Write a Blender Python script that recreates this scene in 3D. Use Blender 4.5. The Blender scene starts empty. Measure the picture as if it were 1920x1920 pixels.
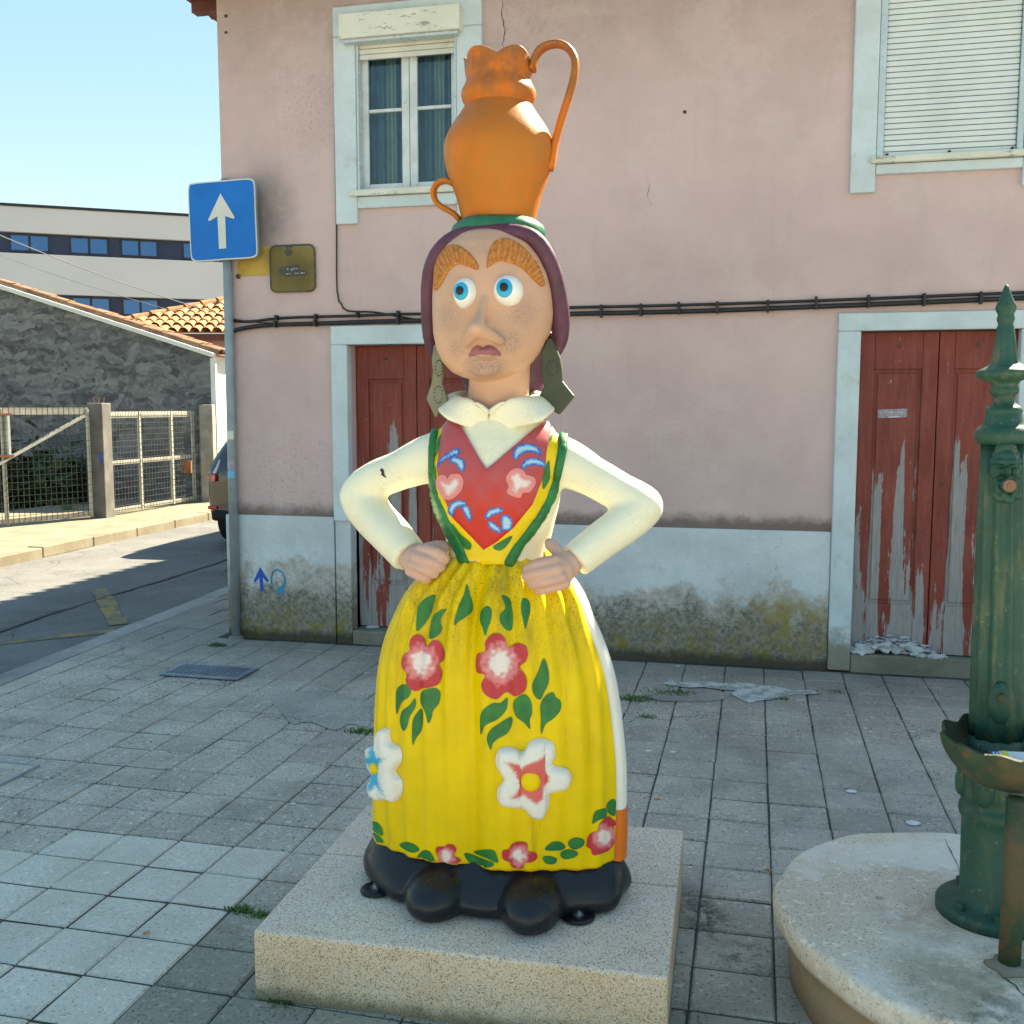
import bpy, bmesh, math, random
from mathutils import Vector, Matrix, noise as mn
from mathutils.bvhtree import BVHTree
from mathutils.geometry import delaunay_2d_cdt

random.seed(7)
SC = bpy.context.scene
COL = SC.collection
R = math.radians

# ------------------------------------------------------------------ camera
F, HC, TH = 1920.0, 1.6, math.atan(199 / 1920.0)
cd = bpy.data.cameras.new('camera')
cam = bpy.data.objects.new('camera', cd)
COL.objects.link(cam)
cam.location = (0, 0, HC)
cam.rotation_euler = (math.pi / 2 - TH, 0, 0)
cd.sensor_width = 36
cd.lens = 36
cd.clip_start = 0.05
cd.clip_end = 600
SC.camera = cam

# ------------------------------------------------------------------ light
SUN_AZ, SUN_EL = R(43.2), R(42.6)          # azimuth right of +Y
world = bpy.data.worlds.new('World')
SC.world = world
world.use_nodes = True
wn = world.node_tree
sky = wn.nodes.new('ShaderNodeTexSky')
sky.sky_type = 'NISHITA'
sky.sun_disc = False
sky.sun_elevation = SUN_EL
sky.sun_rotation = SUN_AZ
sky.altitude = 50
sky.air_density = 1.0
sky.dust_density = 0.1
sky.ozone_density = 0.5
wn.nodes['Background'].inputs[1].default_value = 0.13
gam = wn.nodes.new('ShaderNodeGamma')            # the whole dome's contrast eased, as the phone's tone curve does
gam.inputs[1].default_value = 0.3
hsv = wn.nodes.new('ShaderNodeHueSaturation')
hsv.inputs['Saturation'].default_value = 2.6
wn.links.new(sky.outputs[0], gam.inputs[0])
wn.links.new(gam.outputs[0], hsv.inputs['Color'])
wn.links.new(hsv.outputs[0], wn.nodes['Background'].inputs[0])
sd_ = bpy.data.lights.new('sun', 'SUN')
sd_.energy = 3.5
sd_.angle = R(0.53)
sd_.color = (1.0, 0.93, 0.82)
sun = bpy.data.objects.new('sun', sd_)
COL.objects.link(sun)
sun.location = (20, 20, 30)
to_sun = Vector((math.sin(SUN_AZ) * math.cos(SUN_EL), math.cos(SUN_AZ) * math.cos(SUN_EL), math.sin(SUN_EL)))
sun.rotation_euler = to_sun.to_track_quat('Z', 'Y').to_euler()

SC.view_settings.view_transform = 'Standard'
SC.view_settings.look = 'None'
SC.view_settings.gamma = 1
SC.view_settings.exposure = 2.56
SC.view_settings.use_white_balance = True
SC.view_settings.white_balance_temperature = 7750
SC.view_settings.white_balance_tint = 4

# ------------------------------------------------------------------ helpers: photograph geometry
CT, ST = math.cos(TH), math.sin(TH)
CAMP = Vector((0, 0, HC))

def ray(px, py):
    u = (px - 960) / F
    v = (960 - py) / F
    return Vector((u, CT + v * ST, -ST + v * CT))

def on_z(px, py, z=0.0):
    d = ray(px, py)
    return CAMP + d * ((z - HC) / d.z)

def on_plane(px, py, p, n):
    d = ray(px, py)
    return CAMP + d * ((Vector(p) - CAMP).dot(n) / d.dot(n))

def depth(p):
    q = Vector(p) - CAMP
    return q.y * CT - q.z * ST

# ------------------------------------------------------------------ helpers: materials
def C(r, g, b):
    f = lambda c: (c / 255 / 12.92) if c / 255 <= 0.04045 else ((c / 255 + 0.055) / 1.055) ** 2.4
    return (f(r), f(g), f(b), 1)

class Mat:
    def __init__(s, name, rough=0.6, spec=0.5, metal=0.0):
        s.m = bpy.data.materials.new(name)
        s.m.use_nodes = True
        s.t = s.m.node_tree
        s.b = s.t.nodes['Principled BSDF']
        s.b.inputs['Roughness'].default_value = rough
        s.b.inputs['Specular IOR Level'].default_value = spec
        s.b.inputs['Metallic'].default_value = metal
        s._p = {}
    def n(s, ty, **kw):
        nd = s.t.nodes.new(ty)
        for k, v in kw.items():
            setattr(nd, k, v)
        return nd
    def put(s, sock, v):
        if v is None:
            return
        if hasattr(v, 'is_output') or isinstance(v, bpy.types.NodeSocket):
            s.t.links.new(v, sock)
        else:
            if sock.type == 'RGBA' and not hasattr(v, '__len__'):
                v = (v, v, v, 1)
            if sock.type == 'RGBA' and len(v) == 3:
                v = (*v, 1)
            sock.default_value = v
    def pos(s):
        if 'g' not in s._p:
            s._p['g'] = s.n('ShaderNodeNewGeometry').outputs['Position']
        return s._p['g']
    def obj(s):
        if 'o' not in s._p:
            s._p['o'] = s.n('ShaderNodeTexCoord').outputs['Object']
        return s._p['o']
    def xyz(s, v):
        k = 'x' + v.node.name + v.name
        if k not in s._p:
            nd = s.n('ShaderNodeSeparateXYZ')
            s.t.links.new(v, nd.inputs[0])
            s._p[k] = nd
        return s._p[k].outputs
    def rnd(s):
        return s.n('ShaderNodeObjectInfo').outputs['Random']
    def attr(s, name='Col'):
        return s.n('ShaderNodeAttribute', attribute_name=name).outputs['Color']
    def map(s, v, scale=(1, 1, 1), loc=(0, 0, 0), rot=(0, 0, 0)):
        nd = s.n('ShaderNodeMapping')
        s.t.links.new(v, nd.inputs[0])
        nd.inputs['Scale'].default_value = scale
        nd.inputs['Location'].default_value = loc
        nd.inputs['Rotation'].default_value = rot
        return nd.outputs[0]
    def noise(s, scale, detail=4, rough=0.55, vec=None, dist=0.0):
        nd = s.n('ShaderNodeTexNoise')
        s.t.links.new(vec if vec is not None else s.pos(), nd.inputs['Vector'])
        nd.inputs['Scale'].default_value = scale
        nd.inputs['Detail'].default_value = detail
        nd.inputs['Roughness'].default_value = rough
        nd.inputs['Distortion'].default_value = dist
        return nd.outputs[0]
    def voro(s, scale, feature='F1', vec=None, out='Distance', rand=1.0):
        nd = s.n('ShaderNodeTexVoronoi', feature=feature)
        s.t.links.new(vec if vec is not None else s.pos(), nd.inputs['Vector'])
        nd.inputs['Scale'].default_value = scale
        nd.inputs['Randomness'].default_value = rand
        return nd.outputs[out]
    def math(s, op, a, b=None, c=None, clamp=False):
        nd = s.n('ShaderNodeMath', operation=op, use_clamp=clamp)
        s.put(nd.inputs[0], a)
        s.put(nd.inputs[1], b)
        s.put(nd.inputs[2], c)
        return nd.outputs[0]
    def mapr(s, v, a, b, c=0.0, d=1.0, smooth=True):
        nd = s.n('ShaderNodeMapRange', interpolation_type='SMOOTHSTEP' if smooth else 'LINEAR')
        s.put(nd.inputs[0], v)
        for i, q in enumerate((a, b, c, d)):
            s.put(nd.inputs[1 + i], q)
        return nd.outputs[0]
    def mix(s, f, a, b, mode='MIX'):
        nd = s.n('ShaderNodeMix', data_type='RGBA', blend_type=mode)
        s.put(nd.inputs[0], f)
        s.put(nd.inputs[6], a)
        s.put(nd.inputs[7], b)
        return nd.outputs[2]
    def near(s, v, c, r0, r1, sc=(1, 1, 1)):
        """1 inside r0 of point c, 0 beyond r1 (a stain with a place of its own)"""
        nd = s.n('ShaderNodeVectorMath', operation='DISTANCE')
        s.t.links.new(s.map(v, sc), nd.inputs[0])
        nd.inputs[1].default_value = tuple(a * b for a, b in zip(c, sc))
        return s.mapr(nd.outputs['Value'], r0, r1, 1.0, 0.0)
    def bump(s, h, strength=0.3, dist=0.01):
        nd = s.n('ShaderNodeBump')
        nd.inputs['Strength'].default_value = strength
        nd.inputs['Distance'].default_value = dist
        s.put(nd.inputs['Height'], h)
        if s.b.inputs['Normal'].is_linked:
            s.t.links.new(s.b.inputs['Normal'].links[0].from_socket, nd.inputs['Normal'])
        s.t.links.new(nd.outputs[0], s.b.inputs['Normal'])
    def col(s, v):
        s.put(s.b.inputs['Base Color'], v)
        return s
    def rough(s, v):
        s.put(s.b.inputs['Roughness'], v)
        return s

def k(col, f):
    return (min(col[0] * f, 1), min(col[1] * f, 1), min(col[2] * f, 1), 1)

def painted(name, col, rough=0.45, var=0.18, scale=6, dirt=0.25, bump=0.15, spec=0.45, speck=0.0, metal=0.0, bscale=60):
    """paint or render with tone variation, dirt and fine relief"""
    m = Mat(name, rough, spec, metal)
    a = m.noise(scale, 6, 0.6)
    c = m.mix(m.mapr(a, 0.3, 0.7), k(col, 1 - var), k(col, 1 + var * 0.6))
    if dirt:
        d = m.noise(scale * 2.3, 8, 0.7)
        c = m.mix(m.mapr(d, 0.55, 0.8, 0, dirt), c, (col[0] * .35 + .02, col[1] * .33 + .018, col[2] * .3 + .014, 1))
    if speck:
        v = m.noise(170, 2, 0.5)
        msk = m.noise(5, 4, 0.6)
        f = m.math('MULTIPLY', m.mapr(v, 0.64, 0.70), m.mapr(msk, 0.45, 0.65, 0, speck))
        c = m.mix(f, c, (0.06, 0.055, 0.05, 1))
    m.col(c)
    m.rough(m.mapr(m.noise(scale * 4, 4), 0.3, 0.7, max(rough - .12, .05), min(rough + .15, 1)))
    if bump:
        m.bump(m.noise(bscale, 5, 0.6), bump, 0.004)
    return m.m

# ------------------------------------------------------------------ helpers: objects
WM = {}

def mesh_obj(name, me, mat=None, parent=None, local=False, smooth=False, bevel=0.0, sub=0):
    o = bpy.data.objects.new(name, me)
    COL.objects.link(o)
    if mat is not None:
        me.materials.clear()
        me.materials.append(mat)
    if smooth:
        me.polygons.foreach_set('use_smooth', [True] * len(me.polygons))
    WM[o] = Matrix()
    if parent is not None:
        o.parent = parent
        if local:
            WM[o] = WM[parent]
        else:
            o.matrix_parent_inverse = WM[parent].inverted()
    if bevel:
        b = o.modifiers.new('bevel', 'BEVEL')
        b.width = bevel
        b.segments = 2
        b.limit_method = 'ANGLE'
        b.angle_limit = R(40)
    if sub:
        b = o.modifiers.new('sub', 'SUBSURF')
        b.levels = b.render_levels = sub
    return o

def tag(o, label=None, cat=None, group=None, kind=None):
    for a, b in (('label', label), ('category', cat), ('group', group), ('kind', kind)):
        if b:
            o[a] = b
    return o

def thing(name, loc, label, cat, rz=0.0, group=None):
    o = bpy.data.objects.new(name, None)
    COL.objects.link(o)
    o.empty_display_size = 0.1
    o.location = loc
    o.rotation_euler = (0, 0, rz)
    WM[o] = Matrix.Translation(Vector(loc)) @ Matrix.Rotation(rz, 4, 'Z')
    return tag(o, label, cat, group)

class MB:
    """collects shapes and links them as one mesh object"""
    def __init__(s):
        s.v, s.f, s.c = [], [], []
    def add(s, vs, fs):
        o = len(s.v)
        s.v += [Vector(a) for a in vs]
        s.f += [[i + o for i in q] for q in fs]
        return s
    def box(s, x0, x1, y0, y1, z0, z1):
        vs = [(x, y, z) for z in (z0, z1) for y in (y0, y1) for x in (x0, x1)]
        return s.add(vs, [(0, 2, 3, 1), (4, 5, 7, 6), (0, 1, 5, 4), (2, 6, 7, 3), (0, 4, 6, 2), (1, 3, 7, 5)])
    def bar(s, a, b, w, t, up=(0, 0, 1)):
        """a straight bar from a to b, w across and t along 'up'"""
        a, b = Vector(a), Vector(b)
        d = (b - a).normalized()
        x = d.cross(Vector(up))
        x = x.normalized() if x.length > 1e-6 else Vector((1, 0, 0))
        u = x.cross(d).normalized()
        vs = [p + x * sx * w / 2 + u * su * t / 2 for p in (a, b) for su in (-1, 1) for sx in (-1, 1)]
        return s.add(vs, [(0, 1, 3, 2), (4, 6, 7, 5), (0, 4, 5, 1), (2, 3, 7, 6), (0, 2, 6, 4), (1, 5, 7, 3)])
    def tube(s, path, rad, seg=10, cap=True, flat=None, up=(0, 0, 1)):
        path = [Vector(p) for p in path]
        n = len(path)
        if not hasattr(rad, '__len__'):
            rad = [rad] * n
        vs, fs = [], []
        ref = None
        for i, p in enumerate(path):
            d = (path[min(i + 1, n - 1)] - path[max(i - 1, 0)]).normalized()
            if ref is None:
                ref = Vector(up)
                if abs(d.dot(ref)) > 0.95:
                    ref = Vector((1, 0, 0))
            x = d.cross(ref).normalized()
            u = x.cross(d).normalized()
            ref = u
            ru = rad[i] * (flat if flat else 1)
            for j in range(seg):
                a = 2 * math.pi * j / seg
                vs.append(p + x * math.cos(a) * rad[i] + u * math.sin(a) * ru)
        for i in range(n - 1):
            for j in range(seg):
                fs.append((i * seg + j, i * seg + (j + 1) % seg, (i + 1) * seg + (j + 1) % seg, (i + 1) * seg + j))
        if cap:
            fs.append(tuple(reversed(range(seg))))
            fs.append(tuple(range((n - 1) * seg, n * seg)))
        return s.add(vs, fs)
    def lathe(s, prof, c=(0, 0, 0), seg=48, fn=None, cap=True):
        """prof: (z, r) list; fn(theta, i) -> radius factor"""
        vs, fs = [], []
        for i, (z, r) in enumerate(prof):
            for j in range(seg):
                t = 2 * math.pi * j / seg
                q = r * (fn(t, i, z) if fn else 1)
                vs.append((c[0] + q * math.cos(t), c[1] + q * math.sin(t), c[2] + z))
        n = len(prof)
        for i in range(n - 1):
            for j in range(seg):
                fs.append((i * seg + j, i * seg + (j + 1) % seg, (i + 1) * seg + (j + 1) % seg, (i + 1) * seg + j))
        if cap:
            fs.append(tuple(reversed(range(seg))))
            fs.append(tuple(range((n - 1) * seg, n * seg)))
        return s.add(vs, fs)
    def ball(s, c, r, axes=None, nu=20, nv=12):
        if not hasattr(r, '__len__'):
            r = (r, r, r)
        ax = axes or (Vector((1, 0, 0)), Vector((0, 1, 0)), Vector((0, 0, 1)))
        vs, fs = [], []
        c = Vector(c)
        for i in range(nv + 1):
            ph = -math.pi / 2 + math.pi * i / nv
            for j in range(nu):
                t = 2 * math.pi * j / nu
                vs.append(c + ax[0] * r[0] * math.cos(ph) * math.cos(t) + ax[1] * r[1] * math.cos(ph) * math.sin(t) + ax[2] * r[2] * math.sin(ph))
        for i in range(nv):
            for j in range(nu):
                fs.append((i * nu + j, i * nu + (j + 1) % nu, (i + 1) * nu + (j + 1) % nu, (i + 1) * nu + j))
        return s.add(vs, fs)
    def prism(s, poly, fwd):
        """poly: 3D outline, extruded by vector fwd"""
        n = len(poly)
        f = Vector(fwd)
        vs = [Vector(p) for p in poly] + [Vector(p) + f for p in poly]
        fs = [tuple(range(n)), tuple(reversed(range(n, 2 * n)))]
        fs += [(i, i + n, (i + 1) % n + n, (i + 1) % n) for i in range(n)]
        return s.add(vs, fs)
    def mesh(s, name, fix=True, weld=False):
        me = bpy.data.meshes.new(name)
        me.from_pydata([tuple(v) for v in s.v], [], [tuple(q) for q in s.f])
        if fix:
            b = bmesh.new()
            b.from_mesh(me)
            if weld:
                bmesh.ops.remove_doubles(b, verts=b.verts, dist=1e-5)
            bmesh.ops.recalc_face_normals(b, faces=b.faces)
            b.to_mesh(me)
            b.free()
        return me
    def build(s, name, mat, parent=None, weld=False, fix=True, **kw):
        return mesh_obj(name, s.mesh(name, fix, weld), mat, parent, **kw)

def remeshed(mb, voxel, smooth=6):
    """melt overlapping shapes into one continuous skin"""
    me = mb.mesh('tmp', True, True)
    o = bpy.data.objects.new('tmp', me)
    COL.objects.link(o)
    r = o.modifiers.new('r', 'REMESH')
    r.mode = 'VOXEL'
    r.voxel_size = voxel
    if smooth:
        q = o.modifiers.new('s', 'SMOOTH')
        q.factor = 0.5
        q.iterations = smooth
    dg = bpy.context.evaluated_depsgraph_get()
    out = bpy.data.meshes.new_from_object(o.evaluated_get(dg))
    bpy.data.objects.remove(o)
    bpy.data.meshes.remove(me)
    return out

def bvh_of(*meshes):
    vs, fs = [], []
    for me in meshes:
        o = len(vs)
        vs += [v.co.copy() for v in me.vertices]
        fs += [[i + o for i in p.vertices] for p in me.polygons]
    return BVHTree.FromPolygons(vs, fs)

def caster(*meshes):
    t = bvh_of(*meshes)
    def f(px, py):
        d = ray(px, py).normalized()
        h = t.ray_cast(CAMP, d)
        if h[0] is None:
            return None
        n = h[1]
        if n.dot(d) > 0:
            n = -n
        return h[0], n
    return f

def spline(pts, step=4.0, closed=True):
    n = len(pts)
    out = []
    for i in range(n if closed else n - 1):
        if closed:
            p0, p1, p2, p3 = (Vector(pts[(i + q) % n]) for q in (-1, 0, 1, 2))
        else:
            p0, p1, p2, p3 = (Vector(pts[min(max(i + q, 0), n - 1)]) for q in (-1, 0, 1, 2))
        m = max(2, int((p2 - p1).length / step))
        for j in range(m):
            t = j / m
            out.append(0.5 * ((2 * p1) + (p2 - p0) * t + (2 * p0 - 5 * p1 + 4 * p2 - p3) * t * t + (3 * p1 - p0 - 3 * p2 + p3) * t ** 3))
    if not closed:
        out.append(Vector(pts[-1]))
    return out

def inside(p, poly):
    c = False
    j = len(poly) - 1
    for i in range(len(poly)):
        a, b = poly[i], poly[j]
        if (a[1] > p[1]) != (b[1] > p[1]) and p[0] < (b[0] - a[0]) * (p[1] - a[1]) / (b[1] - a[1]) + a[0]:
            c = not c
        j = i
    return c

def edge_dist(p, poly):
    best = 1e9
    n = len(poly)
    for i in range(n):
        a, b = poly[i], poly[(i + 1) % n]
        ab = (b[0] - a[0], b[1] - a[1])
        L = ab[0] ** 2 + ab[1] ** 2
        t = 0 if L == 0 else max(0, min(1, ((p[0] - a[0]) * ab[0] + (p[1] - a[1]) * ab[1]) / L))
        dx, dy = a[0] + ab[0] * t - p[0], a[1] + ab[1] * t - p[1]
        best = min(best, dx * dx + dy * dy)
    return math.sqrt(best)

def layer(name, pts, cast, off, mat, parent=None, res=6.0, smooth_outline=True, height=None, colf=None, label=None):
    """a coat of paint or a raised piece laid on a real surface: outline traced in photograph pixels, every vertex put on the surface"""
    out = [Vector((p[0], p[1])) for p in (spline([(*p, 0) for p in pts], res) if smooth_outline else pts)]
    if not smooth_outline:
        q = []
        for i, p in enumerate(out):
            b = out[(i + 1) % len(out)]
            m = max(1, int((b - p).length / res))
            q += [p.lerp(b, j / m) for j in range(m)]
        out = q
    n = len(out)
    x0, x1 = min(p.x for p in out), max(p.x for p in out)
    y0, y1 = min(p.y for p in out), max(p.y for p in out)
    pts2 = list(out)
    yy = y0 + res * .5
    row = 0
    while yy < y1:
        xx = x0 + (res * .5 if row % 2 else 0)
        while xx < x1:
            p = Vector((xx, yy))
            if inside(p, out) and edge_dist(p, out) > res * .55:
                pts2.append(p)
            xx += res
        yy += res * .87
        row += 1
    r = delaunay_2d_cdt(pts2, [(i, (i + 1) % n) for i in range(n)], [], 1, 1e-4)
    vs, ok, cols = [], [], []
    for p in r[0]:
        h = cast(p.x, p.y)
        if h is None:
            vs.append(Vector()); ok.append(False); cols.append((0, 0, 0, 1))
            continue
        d = edge_dist(p, out)
        hh = off + (height(p.x, p.y, d) if height else 0)
        vs.append(h[0] + h[1] * hh)
        ok.append(True)
        cols.append((*colf(p.x, p.y, d)[:3], 1) if colf else (1, 1, 1, 1))
    fs = []
    for q in r[2]:
        if not all(ok[i] for i in q):
            continue
        L = max((vs[q[i]] - vs[q[i - 1]]).length for i in range(3))
        if L > res * 0.0016 * 9 * max(1, depth(vs[q[0]]) / 3):
            continue
        fs.append(tuple(q))
    used = sorted({i for q in fs for i in q})
    ix = {a: b for b, a in enumerate(used)}
    me = bpy.data.meshes.new(name)
    me.from_pydata([tuple(vs[i]) for i in used], [], [tuple(ix[i] for i in q) for q in fs])
    b = bmesh.new()
    b.from_mesh(me)
    bmesh.ops.recalc_face_normals(b, faces=b.faces)
    if b.faces:
        f0 = max(b.faces, key=lambda q: q.calc_area())
        if f0.normal.dot(f0.calc_center_median() - CAMP) > 0:
            bmesh.ops.reverse_faces(b, faces=b.faces)
    b.to_mesh(me)
    b.free()
    if colf:
        ca = me.color_attributes.new('Col', 'FLOAT_COLOR', 'POINT')
        for i, a in enumerate(used):
            ca.data[i].color = cols[a]
    o = mesh_obj(name, me, mat, parent, smooth=True)
    if label:
        o['label'] = label
    return o

# ================================================================== THE SETTING
WA = -R(13.24)
A0 = Vector((-1.915, 7.038, 0))
WX = Vector((math.cos(WA), math.sin(WA), 0))       # along the pink facade
WN = Vector((math.sin(WA), -math.cos(WA), 0))      # out of the facade, towards the square
def sq(s, d, z=0.0):
    """a point of the square: s along the facade, d out from it"""
    return A0 + WX * s + WN * d + Vector((0, 0, z))
def to_sd(p):
    q = Vector((p[0], p[1], 0)) - A0
    return q.dot(WX), q.dot(WN)

# ---- materials of the ground
def stone_mat(name, c1, c2, speck=(0.03, 0.03, 0.032, 1), sp=0.5, rough=0.85, gs=260, rnd=0.16, stain=0.5, wear=None, bump=0.35):
    m = Mat(name, rough, 0.25)
    c = m.mix(m.mapr(m.noise(3.1, 6, 0.65), 0.3, 0.7), c1, c2)
    if rnd:
        c = m.mix(m.mapr(m.rnd(), 0, 1, 0, rnd, False), c, k(c1, 0.55))
    g = m.noise(gs, 3, 0.6)
    g2 = m.noise(gs * 0.42, 2, 0.6)
    c = m.mix(m.mapr(g, 0.56, 0.68, 0, sp), c, speck)
    c = m.mix(m.mapr(g2, 0.58, 0.7, 0, sp * .7), c, k(c2, 1.5))
    if stain:
        c = m.mix(m.mapr(m.noise(1.7, 8, 0.72), 0.5, 0.78, 0, stain), c, k(c1, 0.42))
        gum = m.math('MULTIPLY', m.mapr(m.voro(5.5), 0.05, 0.085, 1, 0), m.mapr(m.noise(1.3, 2), 0.5, 0.62))
        c = m.mix(m.math('MULTIPLY', gum, 0.55), c, k(c1, 0.3))
    if wear:
        c = wear(m, c)
    m.col(c)
    m.bump(m.noise(gs * .8, 4, 0.7), bump, 0.004)
    m.bump(m.noise(14, 5, 0.6), 0.2, 0.01)
    return m.m

def crack_wear(m, c):
    v = m.map(m.pos(), (1, 1, 1))
    d = m.noise(6, 3)
    vv = m.n('ShaderNodeVectorMath', operation='ADD')
    m.t.links.new(m.pos(), vv.inputs[0])
    sc = m.n('ShaderNodeVectorMath', operation='SCALE')
    m.t.links.new(m.n('ShaderNodeTexNoise').outputs['Color'], sc.inputs[0])
    sc.inputs['Scale'].default_value = 0.25
    m.t.links.new(sc.outputs[0], vv.inputs[1])
    e = m.voro(2.6, 'DISTANCE_TO_EDGE', vv.outputs[0])
    f = m.math('MULTIPLY', m.mapr(e, 0.004, 0.012, 1, 0), m.mapr(m.noise(1.1, 3), 0.5, 0.6))
    return m.mix(m.math('MULTIPLY', f, 0.8), c, (0.025, 0.025, 0.022, 1))

def tile_wear(m, c):
    c = crack_wear(m, c)
    # paler stone away from the house; damp dark stone along it
    x = m.xyz(m.map(m.pos(), (1, 1, 1), tuple(-A0)))
    d = m.math('ADD', m.math('MULTIPLY', x[0], WN.x), m.math('MULTIPLY', x[1], WN.y))
    d = m.math('ADD', d, m.math('MULTIPLY', m.noise(1.2, 5, 0.7), 1.3))
    sright = m.mapr(x[0], 2.2, 3.0)
    f = m.math('MULTIPLY', m.mapr(d, 1.95, 2.15), sright)
    c = m.mix(m.math('MULTIPLY', f, 0.30), c, (0.36, 0.35, 0.32, 1))
    f2 = m.math('MULTIPLY', m.mapr(d, 3.9, 4.6), 0.45)
    c = m.mix(f2, c, (0.10, 0.115, 0.08, 1))
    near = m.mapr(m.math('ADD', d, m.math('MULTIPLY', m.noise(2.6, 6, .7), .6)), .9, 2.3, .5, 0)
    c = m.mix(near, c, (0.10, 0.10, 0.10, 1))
    st = on_z(1318, 1715)
    c = m.mix(m.math('MULTIPLY', m.near(m.pos(), (st.x, st.y, 0), .01, .17, (1.5, .7, 0)), m.mapr(m.noise(16, 7, .75), .36, .58, 0, .9)), c, (0.035, 0.035, 0.032, 1))
    st = on_z(1400, 1790)
    c = m.mix(m.math('MULTIPLY', m.near(m.pos(), (st.x, st.y, 0), .01, .14), m.mapr(m.noise(14, 7, .75), .45, .62, 0, .7)), c, (0.06, 0.06, 0.055, 1))
    c = m.mix(m.mapr(m.noise(26, 6, .75), .55, .72, 0, .45), c, (0.12, 0.115, 0.10, 1))
    return m.mix(m.mapr(m.noise(.8, 5, .7, m.map(m.pos(), (1, 1, 1), (3, 1, 0))), .5, .68, 0, .35), c, (0.13, 0.13, 0.115, 1))

M_TILE = stone_mat('grey paving stone', (0.44, 0.39, 0.33, 1), (0.58, 0.52, 0.44, 1), sp=0.85, gs=95, rnd=.3, stain=.6, wear=tile_wear)
M_TILEN = stone_mat('pale new paving stone', (0.56, 0.515, 0.44, 1), (0.67, 0.62, 0.535, 1), sp=0.5, gs=120, stain=0.22, rnd=0.1)
M_JOINT = stone_mat('sandy joint filling', (0.045, 0.046, 0.038, 1), (0.095, 0.09, 0.07, 1), sp=0.3, rnd=0)
M_KERB = stone_mat('granite kerb', (0.27, 0.262, 0.25, 1), (0.37, 0.36, 0.34, 1), sp=0.45, rnd=0.2)
M_WALK = stone_mat('sandy concrete pavement', (0.20, 0.17, 0.12, 1), (0.28, 0.245, 0.18, 1), sp=0.3, rnd=0.0)

def asphalt():
    m = Mat('worn asphalt', 0.9, 0.2)
    c = m.mix(m.mapr(m.noise(1.2, 7, 0.7), 0.3, 0.7), (0.115, 0.115, 0.116, 1), (0.18, 0.178, 0.174, 1))
    c = m.mix(m.mapr(m.noise(150, 2, 0.6), 0.52, 0.66, 0, 0.6), c, (0.34, 0.335, 0.32, 1))
    c = m.mix(m.mapr(m.noise(110, 2, 0.6), 0.56, 0.68, 0, 0.6), c, (0.03, 0.03, 0.03, 1))
    m.col(crack_wear(m, c))
    m.bump(m.noise(140, 4, 0.7), 0.5, 0.006)
    return m.m
M_ASPH = asphalt()

ZR = -0.09       # road level
def sheet(name, pts, z, mat, kind='structure'):
    return tag(MB().add([(p[0], p[1], z) for p in pts], [tuple(range(len(pts)))]).build(name, mat), kind=kind)

sheet('ground', [(-250, -250), (250, -250), (250, 250), (-250, 250)], ZR - 0.02, M_WALK)
# the square under the paving stones: kerb line on its left
KD = Vector((0.172, 0.985, 0)).normalized()
K0 = Vector((-3.0, 5.875, 0)) - Vector((0.09, 0, 0))
def kerb_pt(t, off=0.0):
    p = K0 + KD * t + Vector((-KD.y, KD.x, 0)) * off
    return p
kp = [kerb_pt(-6.0), kerb_pt(-1.2), kerb_pt(40)]
sheet('square_bed', [(kp[0].x - 1.1, kp[0].y - 2), (30, kp[0].y - 2), (30, kp[2].y), (kp[2].x + .06, kp[2].y), (kp[1].x + .06, kp[1].y), (kp[0].x - .2, kp[0].y)], -0.0075, M_JOINT)
# the road, as one sheet between the two kerbs
fk0, fk1 = Vector((-5.381 - 2.4, 10.653 - 12, 0)), Vector((-4.495 + 6.0, 15.055 + 30, 0))
sheet('road', [(fk0.x - 8, -12), (kp[0].x + .9, -12), (kp[0].x, kp[0].y), (kp[1].x, kp[1].y), (kp[2].x, kp[2].y), (fk1.x, fk1.y), (fk0.x, fk0.y)], ZR, M_ASPH)

# kerb stones of the square, one by one
def worn_line():
    m = Mat('worn yellow road paint', .85, .2)
    c = m.mix(m.mapr(m.noise(5, 7, .7), .42, .58), (0.33, 0.25, 0.09, 1), (0.16, 0.155, 0.14, 1))
    m.col(m.mix(m.mapr(m.noise(90, 3, .6), .5, .65, 0, .6), c, (0.09, 0.09, 0.085, 1)))
    m.bump(m.noise(140, 4, .7), .5, .006)
    return m.m
M_LINE = worn_line()
def kerb_run(nm, p0, d, n, L, w, top, bot, mat, label, group):
    par = thing(nm, p0, label, 'kerb')
    nn = Vector((-d.y, d.x, 0))
    me = None
    for i in range(n):
        a = p0 + d * (i * L)
        mb = MB()
        vs = [a + d * q + nn * u + Vector((0, 0, z)) for z in (bot, top) for u in (-w, 0) for q in (0.006, L - .006)]
        mb.add(vs, [(0, 2, 3, 1), (4, 5, 7, 6), (0, 1, 5, 4), (2, 6, 7, 3), (0, 4, 6, 2), (1, 3, 7, 5)])
        o = mb.build('kerb_stone', mat, par, bevel=0.012)
        o.location.z += random.uniform(-.006, .006)
    return par
kerb_run('kerb', kerb_pt(-4.2), KD, 16, 0.98, 0.17, 0.004, ZR - .01, M_KERB, 'low granite kerb along the square beside the road', None)
fd = (Vector((-4.495, 15.055, 0)) - Vector((-5.381, 10.653, 0))).normalized()
fkp = Vector((-5.381, 10.653, 0)) - fd * 5
kerb_run('kerb', fkp, fd, 20, 0.95, -0.2, 0.03, ZR - .01, M_WALK, 'pale kerb of the far pavement across the road', None)
def fpt(t, off):
    return fkp + fd * t + Vector((-fd.y, fd.x, 0)) * off
mb = MB()
q = [fpt(-30, .2), fpt(40, .2), fpt(40, 2.0), fpt(-30, 4.5)]
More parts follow.
